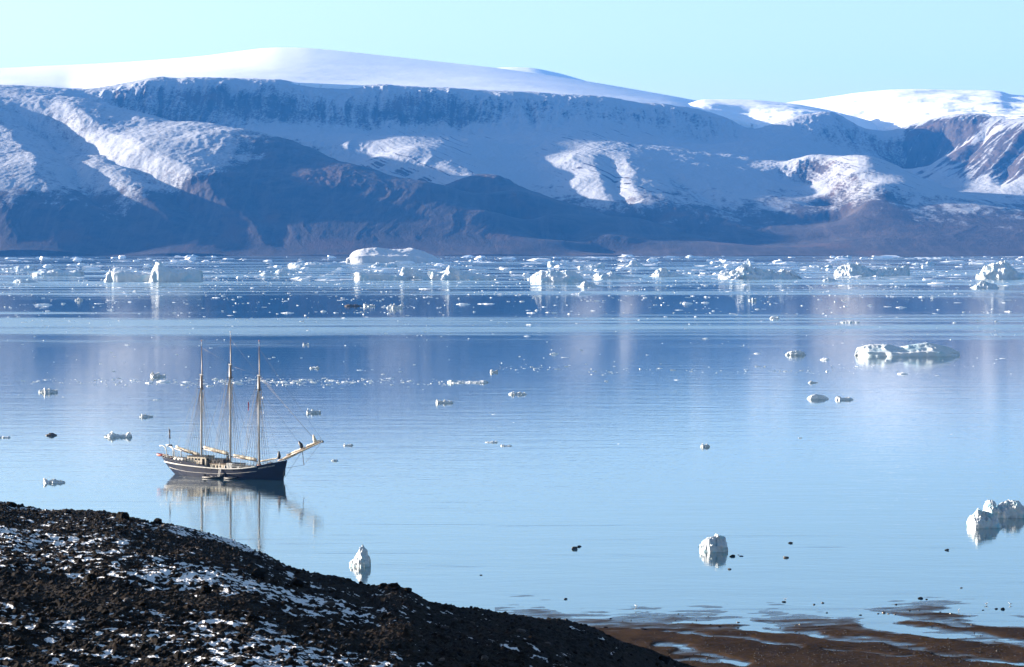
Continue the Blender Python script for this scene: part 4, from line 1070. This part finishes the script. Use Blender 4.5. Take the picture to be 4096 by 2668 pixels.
SS = sorted(set(list(np.linspace(0, 1, 53)) + [14.6 / 41.6, 15 / 41.6, 16.4 / 41.6, 16.6 / 41.6]))
bm = bmesh.new()
rows_ = {}
for side in (-1, 1):
    rows_[side] = []
    for s in SS:
        t = topz(s)
        boot = .16 + .62 * float(sst(.45, .8, np.array(s)))
        zs = [-1.0, -.35, 0, boot] + [boot + (t - boot) * j / 8 for j in range(1, 9)]
        rows_[side].append([bm.verts.new(hull(s, z, side)) for z in zs])
for side in (-1, 1):
    for a, b in zip(rows_[side][:-1], rows_[side][1:]):
        for j in range(11):
            f = bm.faces.new((a[j], b[j], b[j + 1], a[j + 1]))
            f.material_index = 1 if j < 3 else 0
for j in range(11):                 # transom and stem
    bm.faces.new((rows_[-1][0][j], rows_[-1][0][j + 1], rows_[1][0][j + 1], rows_[1][0][j]))
    bm.faces.new((rows_[-1][-1][j], rows_[1][-1][j], rows_[1][-1][j + 1], rows_[-1][-1][j + 1]))
h_ = obj('hull', bm, [NAVY, REDB], ship)
# deck inside the bulwarks
bm = bmesh.new()
prev = None
for s in np.linspace(.012, .985, 40):
    z = topz(s) - (.75 if s * 41.6 > 16 else 1.5 if s * 41.6 < 14.6 else 1.0)
    z = min(z, 3.4) if s < .36 else z
    a, b = hull(s, z, -1, -.04), hull(s, z, 1, -.04)
    cur = (bm.verts.new(a), bm.verts.new(b))
    if prev: bm.faces.new((prev[0], cur[0], cur[1], prev[1]))
    prev = cur
obj('deck', bm, DECK, ship)


def tube(bm, pts_, r, n=6, r2=None):
    pts_ = [Vector(p) for p in pts_]
    rings = []
    for i, p in enumerate(pts_):
        d = (pts_[min(i + 1, len(pts_) - 1)] - pts_[max(i - 1, 0)]).normalized()
        u_ = d.orthogonal().normalized() if abs(d.z) > .95 else d.cross(Vector((0, 0, 1))).normalized()
        v_ = d.cross(u_)
        rr = r if r2 is None else r + (r2 - r) * i / max(1, len(pts_) - 1)
        if isinstance(r, (list, tuple)): rr = r[i]
        rings.append([bm.verts.new(p + rr * (math.cos(a) * u_ + math.sin(a) * v_)) for a in [6.28318 * j / n for j in range(n)]])
    for a, b in zip(rings[:-1], rings[1:]):
        for j in range(n): bm.faces.new((a[j], a[(j + 1) % n], b[(j + 1) % n], b[j]))
    bm.faces.new(rings[0]); bm.faces.new(rings[-1])


def bar(name, pts_, r, mat, parent, n=6, r2=None, smooth=True):
    b = bmesh.new()
    tube(b, pts_, r, n, r2)
    return obj(name, b, mat, parent, smooth)


def box(bm, x0, x1, y0, y1, z0, z1, bev=0.0):
    r = bmesh.ops.create_cube(bm, size=1, matrix=Matrix.Translation(((x0 + x1) / 2, (y0 + y1) / 2, (z0 + z1) / 2)) @ Matrix.Diagonal((x1 - x0, y1 - y0, z1 - z0, 1)))
    if bev:
        es = list({e for v in r['verts'] for e in v.link_edges})
        bmesh.ops.bevel(bm, geom=es, offset=bev, segments=2, affect='EDGES')


def boxo(name, dims, mat, parent, bev=0.0):
    b = bmesh.new()
    box(b, *dims, bev)
    return obj(name, b, mat, parent)


# white rubbing strake, lower stripe, bulwark of the poop
def strake(name, zf, s0, s1, hh, mat, out):
    for side in (-1, 1):
        b = bmesh.new()
        tube(b, [hull(s, zf(s), side, out) for s in np.linspace(s0, s1, 48)], hh, 6)
        obj(name, b, mat, ship, True)


def rubz(s):
    x = s * 41.6
    return float(smooth_interp(np.array([x]), [0, 5, 10, 16, 20, 24, 28, 32, 36, 40, 41.6], [3.6, 3.25, 2.95, 2.72, 2.62, 2.66, 2.92, 3.45, 4.2, 5.0, 5.3])[0])


strake('rubbing_strake', rubz, .005, .80, .19, WHITE, .03)
strake('cap_rail', lambda s: topz(s), .005, .995, .07, GREYB, -.02)
strake('hull_stripe', lambda s: float(smooth_interp(np.array([s * 41.6]), [0, 5, 10, 18, 26, 33, 38], [2.1, 1.55, 1.22, 1.15, 1.5, 2.3, 3.1])[0]), .02, .80, .045, WHITE, .012)
for s in (.06, .10, .14, .19, .30, .44, .5, .56, .62):
    for side in (-1, 1):
        p = hull(s, rubz(s) + (.55 if s < .3 else -.45), side, .015)
        bar('porthole', [p + Vector((0, side * -.05, 0)), p + Vector((0, side * .04, 0))], .16, GLASS, ship, 10)
# ship's name on the bow
cu = bpy.data.curves.new('lettering', 'FONT')
cu.body = 'REMBRANDT VAN RIJN'
cu.size = 1.0
to = bpy.data.objects.new('lettering', cu)
C.objects.link(to)
bpy.context.view_layer.update()
tm = bpy.data.meshes.new_from_object(to.evaluated_get(bpy.context.evaluated_depsgraph_get()))
bpy.data.objects.remove(to)
xs_ = [v.co.x for v in tm.vertices]
x0_, x1_ = min(xs_), max(xs_)
for v in tm.vertices:
    s = (33.8 + 4.6 * (v.co.x - x0_) / (x1_ - x0_)) / 41.6
    v.co = hull(s, topz(s) - .98 + .52 * v.co.y, -1, .02)
link('name_lettering', tm, WHITE, ship)

# deckhouses
def house(name, x0, x1, hw, z0, z1, mat, wins, roof=DARK, over=.18, front=False):
    b = bmesh.new()
    box(b, x0, x1, -hw, hw, z0, z1, .06)
    o = obj(name, b, mat, ship)
    boxo('roof', (x0 - over, x1 + over, -hw - over, hw + over, z1 + .003, z1 + .16), roof, o, .05)
    for side in (-1, 1):
        for (xa, xb, za, zb) in wins:
            boxo('window', (xa, xb, side * hw - .03, side * hw + .03, za, zb), GLASS, o)
    if front:
        for yy_ in (-1.2, 0, 1.2): boxo('window', (x1 - .03, x1 + .03, yy_ - .35, yy_ + .35, z1 - .95, z1 - .35), GLASS, o)
    return o


house('deckhouse', 9.0, 15.6, 2.0, 2.9, 5.45, CREAM, [(9.5, 10.1, 4.45, 5.0), (10.6, 11.2, 4.45, 5.0), (11.7, 12.3, 4.45, 5.0), (12.8, 13.4, 4.45, 5.0), (14.2, 15.0, 3.1, 4.95)], front=True)
house('deckhouse', 16.2, 21.2, 1.7, 1.9, 4.9, DARK, [(16.7, 17.3, 3.9, 4.5), (18.0, 18.6, 3.9, 4.5), (19.4, 20.0, 3.9, 4.5)])
house('low_deckhouse', 17.4, 25.8, 2.55, 1.9, 3.75, CREAM, [(18.4, 18.9, 2.5, 3.4), (19.5, 20.0, 2.5, 3.4), (20.5, 21.0, 2.5, 3.4), (22.4, 22.9, 2.5, 3.4), (24.2, 24.8, 2.6, 3.3)], DECK)
boxo('companionway', (22.9, 25.0, -2.75, -1.4, 1.95, 4.15), WHITE, ship, .08)
boxo('deck_locker', (26.3, 27.4, -2.6, -1.6, 2.3, 3.35), WHITE, ship, .06)
boxo('deck_locker', (28.0, 29.6, -2.3, -.9, 2.5, 3.5), CREAM, ship, .06)
boxo('deck_locker', (32.4, 33.5, -1.6, -.6, 3.1, 4.0), REDB, ship, .06)
boxo('skylight', (27.0, 31.5, -.8, .8, 2.6, 3.55), DARK, ship, .1)
boxo('anchor_winch', (35.2, 36.6, -.7, .7, 3.7, 4.7), DARK, ship, .15)
for x, y in ((5.2, -2.0), (6.9, -2.3), (8.0, -2.4)):
    bar('liferaft_canister', [(x - .6, y, 4.55), (x + .6, y, 4.55)], .36, WHITE, ship, 12)
boxo('wheel_box', (3.4, 4.4, -.5, .5, 3.4, 4.9), WHITE, ship, .1)
for x in (15.0, 21.8): boxo('funnel_vent', (x, x + .5, -1.0, -.5, 4.9, 6.0), DARK, ship, .1)
# rails
def rail(x0, x1, n, hgt, side, inset=.15):
    b = bmesh.new()
    S_ = np.linspace(x0 / 41.6, x1 / 41.6, n)
    for fr_ in (.5, 1.0): tube(b, [hull(s, topz(s), side, -inset) + Vector((0, 0, hgt * fr_)) for s in S_], .035, 5)
    for s in S_: tube(b, [hull(s, topz(s), side, -inset), hull(s, topz(s), side, -inset) + Vector((0, 0, hgt))], .03, 5)
    obj('railing', b, WHITE, ship)


for side in (-1, 1):
    rail(.3, 14.2, 13, .85, side); rail(24.5, 36.5, 11, .95, side); rail(37.0, 40.6, 5, .6, side)
# stern davits with a boom rest
for y in (-1.5, 1.5):
    bar('stern_davit', [(1.6, y, 3.6), (1.5, y, 6.6), (1.0, y, 7.6), (.0, y, 8.1), (-1.0, y, 7.9)], [.17, .16, .15, .13, .1], WHITE, ship, 8)
    bar('stern_davit', [(4.4, y, 4.2), (4.3, y, 6.4), (3.6, y, 7.6), (2.6, y, 7.9)], [.16, .15, .14, .1], WHITE, ship, 8)
boxo('radar_box', (1.2, 2.2, -.4, .4, 7.9, 8.3), GREYB, ship, .1)
bar('stern_crossbeam', [(1.5, -1.5, 7.75), (1.5, 1.5, 7.75)], .1, WHITE, ship)
bar('flagstaff', [(1.4, 0, 8.0), (1.2, 0, 13.2)], .05, SPAR, ship)

# masts
MASTS = [(12.6, 24.5, 28.4, 37.9, 'mizzen'), (22.5, 27.7, 31.5, 40.6, 'main'), (32.2, 24.7, 28.7, 38.3, 'fore')]
def shroud(a, b, r=.03, mat=WIRE): bar('rigging_line', [a, b], r, mat, ship, 4)


for mi_, (mx, zc, zcap, zt, _) in enumerate(MASTS):
    lo = bar('lower_mast', [(mx, 0, 2.2), (mx - .12, 0, zc), (mx - .16, 0, zcap)], [.29, .25, .19], MAST, ship, 12)
    bar('crosstree', [(mx - .1, -1.5, zc + .05), (mx - .1, 1.5, zc + .05)], .09, WIRE, lo)
    boxo('mast_cap', (mx - .45, mx + .5, -.3, .3, zcap - .25, zcap + .1), MAST, lo, .06)
    boxo('mast_coat', (mx - .45, mx + .45, -.45, .45, 2.3, 4.3), SPAR, lo, .1)
    tp = bar('topmast', [(mx + .28, 0, zc - .4), (mx + .24, 0, zcap), (mx + .12, 0, zt - 1.6)], [.18, .16, .10], SPAR, ship, 10)
    bar('mast_truck', [(mx + .12, 0, zt - 1.7), (mx + .1, 0, zt)], [.07, .04], MAST, tp, 6)
    bar('mast_light', [(mx + .1, 0, zt - .3), (mx + .1, 0, zt + .1)], .14, REDB if mi_ != 1 else MAST, tp, 8)
    s0 = lambda x: hull(min(max(x, .5), 41) / 41.6, topz(min(max(x, .5), 41) / 41.6), 1)
    for side in (-1, 1):
        for dx_ in (-2.9, -1.9, -.9, .1, 1.0):
            e = s0(mx + dx_); shroud((mx - .1, side * .3, zc), (e.x, side * e.y, e.z), .042)
        for dx_ in (-4.2, -3.4):
            e = s0(mx + dx_); shroud((mx - .1, side * 1.5, zc + .1), (e.x, side * e.y, e.z), .03, ROPE)
            shroud((mx + .1, side * .08, zt - 2.2), (mx - .1, side * 1.5, zc + .1), .02)
        e = s0(mx + 1.9); shroud((mx, side * .2, zcap), (e.x, side * e.y, e.z), .03)
        # running rigging belayed by the mast
        for dx_ in (-.5, .6): shroud((mx + .1, side * .25, zcap - .5), (mx + dx_ * 1.4, side * 1.2, 3.6), .02, ROPE)
    if mi_ < 2:
        nx_ = MASTS[mi_ + 1]
        shroud((mx + .1, 0, zt - 2), (nx_[0], 0, nx_[2]), .02, ROPE)
        shroud((mx - .1, 0, zc), (nx_[0] - 1.2, 0, 4.2), .03)
# gaffs' fore-and-aft sails stowed on their booms
def furled(name, a, b, r, seed, lumps=16, parent=ship, mat=SAIL):
    a, b = Vector(a), Vector(b)
    r_ = random.Random(seed)
    pts_, rad = [], []
    for i in range(lumps + 1):
        t = i / lumps
        pts_.append(a.lerp(b, t) + Vector((0, r_.uniform(-.05, .05), r_.uniform(-.05, .05))))
        rad.append(r * (1.0 - .25 * t) * (.55 if i in (0, lumps) else (1.08 if i % 2 else .86)) * r_.uniform(.93, 1.07))
    return bar(name, pts_, rad, mat, parent, 9)


for mi_, (xm, zm, xe, ze, rr) in enumerate(((12.1, 5.6, 3.6, 7.5, .42), (22.0, 6.3, 13.2, 7.9, .48), (31.6, 5.0, 23.4, 6.0, .48))):
    b_ = bar('boom', [(xm, 0, zm - .2), (xe - .6, 0, ze - .25)], .15, SPAR, ship, 8)
    furled('furled_sail', (xm - .3, 0, zm + .28), (xe + .1, 0, ze + .25), rr, 40 + mi_)
    g0 = Vector((xm, 0, zm)).lerp(Vector((xe, 0, ze)), .97)
    mx, zc, zcap = MASTS[mi_][:3]
    shroud((mx, 0, zcap), g0, .03, ROPE)
    for side in (-1, 1): shroud((mx - .1, side * .3, zc - 2), Vector((xm, side * .4, zm)).lerp(Vector((xe, side * .4, ze)), .55), .018, ROPE)
    for side in (-1, 1): shroud(g0, (g0.x + .6, side * 1.0, 3.6), .03, ROPE)
furled('furled_staysail', (32.6, 0, 4.9), (38.9, 0, 6.1), .25, 50, 12)
bar('staysail_bundle', [(38.7, 0, 5.9), (38.9, 0, 6.6), (38.8, 0, 7.4), (38.85, 0, 8.0)], [.42, .5, .32, .12], DARK, ship, 9)
# bowsprit, headsails and bobstays
TIP = Vector((53.2, 0, 11.4))
bs0 = Vector((38.6, 0, 5.3))
bar('bowsprit', [bs0, bs0.lerp(TIP, .5), TIP], [.24, .21, .12], SPAR, ship, 10)
def bsp(t, up=0.0, y=0.0): return bs0.lerp(TIP, t) + Vector((-.35 * up, y, up))
furled('furled_headsail', bsp(.20, .45), bsp(.62, .35), .25, 51, 10)
furled('furled_headsail', bsp(.64, .42), bsp(.97, .32), .27, 52, 9)
b = bmesh.new()                     # netting slung below the bowsprit
NB = [(t, y) for t in np.linspace(.14, .97, 16) for y in (-1, -.5, 0, .5, 1)]
vs_ = [b.verts.new(bsp(t, -.2 - .45 * (1 - y * y) * (1 - t * .7), y * (1.0 - .55 * t))) for t, y in NB]
for i in range(15):
    for j in range(4): b.faces.new((vs_[i * 5 + j], vs_[i * 5 + j + 1], vs_[i * 5 + j + 6], vs_[i * 5 + j + 5]))
o = obj('bowsprit_netting', b, SAIL, ship)
md = o.modifiers.new('thickness', 'SOLIDIFY'); md.thickness = .06
bar('headsail_bundle', [bsp(.55, .4), bsp(.55, 1.3), bsp(.53, 2.0), bsp(.53, 2.5)], [.4, .55, .4, .1], DARK, ship, 9)
bar('headsail_bundle', [bsp(.86, .4), bsp(.85, 1.2), bsp(.85, 1.9), bsp(.85, 2.5)], [.5, .5, .32, .1], SAIL, ship, 9)
bar('bowsprit_end_fitting', [bsp(.985, -.25), bsp(1.01, -.25)], .3, DARK, ship, 8)
stp = bsp(.54, -.2)
ds = stp + Vector((.5, 0, -3.9))
bar('dolphin_striker', [stp, ds], .09, SPAR, ship)
for a_, b_ in ((TIP, ds), (ds, (41.2, 0, 3.4)), (stp, (40.7, 0, .7)), (ds, (41.2, 0, 3.4))): shroud(a_, b_, .04)
for side in (-1, 1):
    shroud(TIP, (39.6, side * 1.0, 5.0), .03)
FM = MASTS[2]
for z_, t_, m_ in ((FM[1], None, WIRE), (FM[1] + .3, .55, WIRE), (FM[2] - .4, .86, ROPE), (FM[2] + .2, .86, ROPE), (FM[3] - 2.2, 1.0, WIRE)):
    e = Vector((38.9, 0, 6.3)) if t_ is None else bsp(t_, .9 if t_ < 1 else 0)
    shroud((FM[0] + .1, 0, z_), e, .03, m_)
shroud((FM[0], 0, FM[2]), (MASTS[1][0] + .2, 0, MASTS[1][2] - .5), .02, ROPE)
bar('fender_anchor', [(40.9, -.25, 3.0), (40.75, -.35, 1.3)], [.22, .3], DARK, ship, 8)
# boarding ladder
b = bmesh.new()
for dy in (0, .5): tube(b, [(21.4 + dy, -3.62, 3.0), (21.0 + dy, -3.95, .5)], .05, 5)
for i in range(8):
    t = i / 7
    tube(b, [(21.4 - .4 * t, -3.62 - .33 * t, 3.0 - 2.5 * t), (21.9 - .4 * t, -3.62 - .33 * t, 3.0 - 2.5 * t)], .05, 5)
obj('boarding_ladder', b, WHITE, ship)
bar('gangway_post', [(21.2, -3.5, 2.7), (21.3, -3.6, 4.3)], .06, WHITE, ship)
for i in range(26):                 # clutter along the deck
    r_ = random.Random(900 + i)
    x = r_.uniform(6, 37)
    z = f_(TOPZ, x / 41.6) - .7 if x > 16.5 else 3.4
    hw = f_(BDK, x / 41.6) - .7
    if i % 2: bar('rope_coil', [(x, -hw + r_.uniform(0, .4), z), (x, -hw + .1, z + r_.uniform(.3, .5))], r_.uniform(.2, .32), ROPE, ship, 8)
    else: bar('deck_block', [(x, -hw + .1, z + .1), (x + .2, -hw + .2, z + r_.uniform(.9, 1.6))], [.16, .1], (WHITE, DARK, SPAR)[i % 3], ship, 6)

M_ = Matrix.Translation(ship.location) @ Matrix.Rotation(SH_RZ, 4, 'Z') @ Matrix.Scale(SCL, 4)
def W_(p): return M_ @ Vector(p)


def flag(name, label, pts_, w, mats, cat='flag'):
    t = empty(name, W_(pts_[0]), label, cat)
    b = bmesh.new()
    n = len(pts_)
    base = W_(pts_[0])
    L, Rr = [], []
    for i, p in enumerate(pts_):
        q = W_(p) - base
        L.append(b.verts.new(q)); Rr.append(b.verts.new(q + Vector((w * (1 - .15 * i / n), w * .5 * math.sin(i * 1.7), 0))))
    for i in range(n - 1):
        f = b.faces.new((L[i], L[i + 1], Rr[i + 1], Rr[i]))
        f.material_index = min(len(mats) - 1, i * len(mats) // (n - 1))
    o = obj('cloth', b, mats, t)
    o.modifiers.new('thickness', 'SOLIDIFY').thickness = .04
    return t


FR, FW_, FG, FY = simple('red_cloth', (.42, .02, .03), .8), simple('white_cloth', (.75, .75, .78), .8), simple('green_cloth', (.03, .10, .05), .8), simple('dark_cloth', (.03, .035, .05), .8)
flag('ensign', 'limp dark ensign hanging from the staff at the stern of the schooner', [(1.2, 0, 12.6), (1.25, -.05, 11.9), (1.2, .05, 11.2), (1.3, 0, 10.5), (1.3, .05, 9.9)], .42, [FY, FG])
flag('pennant', 'narrow red pennant hanging from the rigging left of the fore mast', [(29.4, -1.3, 21.2), (29.4, -1.35, 20.4), (29.4, -1.3, 19.6), (29.4, -1.3, 18.9)], .28, [FR])
flag('pennant', 'narrow blue and white pennant hanging right of the fore mast', [(34.4, -1.2, 20.8), (34.4, -1.25, 20.0), (34.4, -1.2, 19.2), (34.4, -1.2, 18.2)], .22, [FW_, FY, FW_])
shroud((29.4, -1.3, 21.2), (32.1, -1.5, 24.7), .02, ROPE); shroud((34.4, -1.2, 22.6), (32.1, -1.5, 24.7), .02, ROPE); shroud((34.4, -1.2, 20.8), (34.4, -1.2, 22.6), .02, ROPE); shroud((29.4, -1.3, 18.9), (29.8, -2.9, 3.9), .02, ROPE); shroud((34.4, -1.2, 18.2), (34.2, -2.2, 4.6), .02, ROPE)
b = bmesh.new(); bmesh.ops.create_icosphere(b, subdivisions=2, radius=.34)
o = obj('anchor_ball', b, FW_, None, True); o.location = W_((34.4, -1.2, 22.6))
tag(o, 'pale round signal ball hanging in the fore rigging', 'signal ball')


def inflatable(name, label, loc, rz, L, tube_r, mat, motor=True, lift=.5):
    t = empty(name, loc, label, 'boat', None, rz)
    hw = L * .2
    for y in (-1, 1):
        bar('side_tube', [(-L / 2, y * hw, .28), (0, y * hw, .28), (L * .3, y * hw * .85, .34), (L * .44, y * hw * .4, .34 + lift * .7), (L * .5, y * .06, .34 + lift)], [tube_r * .75, tube_r, tube_r, tube_r * .95, tube_r * .8], mat, t, 10)
    b = bmesh.new()
    vs_ = [b.verts.new(v) for v in ((-L * .46, -hw, .12), (-L * .46, hw, .12), (L * .3, hw * .8, .2), (L * .44, 0, .3 + lift * .5), (L * .3, -hw * .8, .2))]
    vb = [b.verts.new((v.co.x, v.co.y * .6, -.12)) for v in vs_]
    b.faces.new(vs_); b.faces.new(vb[::-1])
    for j in range(5): b.faces.new((vs_[j], vs_[(j + 1) % 5], vb[(j + 1) % 5], vb[j]))
    obj('floor', b, BLACK, t)
    boxo('transom', (-L * .47, -L * .45, -hw, hw, .0, .6), BLACK, t)
    if motor:
        m = boxo('outboard_motor', (-L * .54, -L * .44, -.2, .2, .45, 1.15), BLACK, t, .08)
        boxo('motor_shaft', (-L * .52, -L * .49, -.06, .06, -.2, .45), BLACK, m)
        boxo('thwart', (-.2, .1, -hw, hw, .36, .44), WHITE, t)
    return t


p0, p1 = at(818, 1911), at(901, 1914)
inflatable('inflatable_boat', 'black inflatable boat with upturned bow alongside the schooner', (p0 + p1) / 2, math.atan2((p1 - p0).y, (p1 - p0).x), (p1 - p0).length, .30, BLACK, True, 1.0)
p0, p1 = at(904, 1915), at(944, 1918)
inflatable('inflatable_boat', 'low black inflatable moored ahead of the upturned one', (p0 + p1) / 2, math.atan2((p1 - p0).y, (p1 - p0).x), (p1 - p0).length, .26, BLACK, False, .15)
inflatable('dinghy', 'red orange dinghy hanging in the davits behind the stern', W_((-1.2, 0, 4.9)), SH_RZ + R(180), 3.4, .36, ORANGE, False, .1)
for y in (-1.2, 1.2): shroud((-.9, y, 7.9), (-1.2, y * .4, 5.4), .025, ROPE)


def person(label, loc, rz, jacket, trousers, pose):
    t = empty('person', loc, label, 'person', None, rz)
    # joints: pelvis, chest, neck, head, arms, legs
    J = {'p': (0, 0, .95), 'c': (.02, 0, 1.32), 'n': (.03, 0, 1.5), 'h': (.06, 0, 1.62), 't': (.05, 0, 1.74), 'hl': (0, .1, .9), 'kl': (.04, .12, .5), 'fl': (0, .13, .06), 'el': (.1, .14, .03), 'hr': (0, -.1, .9), 'kr': (.02, -.12, .5), 'fr': (-.05, -.13, .06), 'er': (.06, -.14, .03),
         'sl': (.01, .2, 1.42), 'wl': (.05, .27, 1.15), 'al': (.24, .22, 1.08), 'gl': (.32, .2, 1.08), 'sr': (.01, -.2, 1.42), 'wr': (.0, -.27, 1.15), 'ar': (.12, -.26, .95), 'gr': (.16, -.25, .88)}
    if pose == 'lean':
        for q_ in 'cnht': J[q_] = (J[q_][0] + .12 * (J[q_][2] - .95) / .7, J[q_][1], J[q_][2] - .02)
        for q_ in ('sl', 'wl', 'al', 'gl', 'sr', 'wr', 'ar', 'gr'): J[q_] = (J[q_][0] + .1, J[q_][1], J[q_][2])
        J['ar'], J['gr'] = (.34, -.2, 1.08), (.42, -.18, 1.06)
    Rd = {'p': .15, 'c': .18, 'n': .065, 'h': .10, 't': .07, 'hl': .10, 'kl': .07, 'fl': .05, 'el': .045, 'sl': .085, 'wl': .06, 'al': .045, 'gl': .04}
    E = ['pc', 'cn', 'nh', 'ht', ('p', 'hl'), ('hl', 'kl'), ('kl', 'fl'), ('fl', 'el'), ('p', 'hr'), ('hr', 'kr'), ('kr', 'fr'), ('fr', 'er'), ('c', 'sl'), ('sl', 'wl'), ('wl', 'al'), ('al', 'gl'), ('c', 'sr'), ('sr', 'wr'), ('wr', 'ar'), ('ar', 'gr')]
    names = list(J)
    me = bpy.data.meshes.new('body')
    me.from_pydata([J[n_] for n_ in names], [(names.index(e[0]), names.index(e[1])) for e in E], [])
    o = link('skin_source', me)
    sk = o.modifiers.new('skin', 'SKIN')
    o.modifiers.new('sub', 'SUBSURF').levels = 2
    for i, n_ in enumerate(names):
        r_ = Rd.get(n_, Rd.get(n_[0] + 'l', .06))
        me.skin_vertices[0].data[i].radius = (r_, r_)
        me.skin_vertices[0].data[i].use_root = (i == 0)
    bpy.context.view_layer.update()
    bm_ = bpy.data.meshes.new_from_object(o.evaluated_get(bpy.context.evaluated_depsgraph_get()))
    bpy.data.objects.remove(o)
    for m in (jacket, trousers, SKIN): bm_.materials.append(m)
    for f in bm_.polygons:
        c_ = f.center
        f.material_index = 2 if c_.z > 1.5 else (1 if c_.z < .92 and abs(c_.y) < .21 else 0)
        f.use_smooth = True
    b = link('body', bm_, None, t)
    hb = bmesh.new()
    bmesh.ops.create_uvsphere(hb, u_segments=12, v_segments=8, radius=.125, matrix=Matrix.Translation((J['h'][0] - .025, 0, J['h'][2] + .05)) @ Matrix.Diagonal((1, .95, 1, 1)))
    bmesh.ops.delete(hb, geom=[v for v in hb.verts if v.co.z < J['h'][2] - .02 or (v.co.x > J['h'][0] + .03 and v.co.z < J['h'][2] + .09)], context='VERTS')
    obj('hat', hb, DARK, t, True)
    return t


NB_ = simple('navy_jacket', (.02, .025, .04), .8)
TR_ = simple('dark_trousers', (.015, .015, .018), .85)
person('person in a red jacket standing by the stern davits', W_((2.7, -1.2, 3.46)), SH_RZ + R(-60), FR, TR_, 'stand')
person('person in a dark red jacket leaning, left of the mizzen boom', W_((6.3, -1.0, 3.46)), SH_RZ + R(20), simple('dark_red_jacket', (.22, .015, .02), .8), TR_, 'lean')
person('person in dark clothes standing beside the red jacketed one', W_((7.5, -.9, 3.46)), SH_RZ + R(190), NB_, TR_, 'stand')
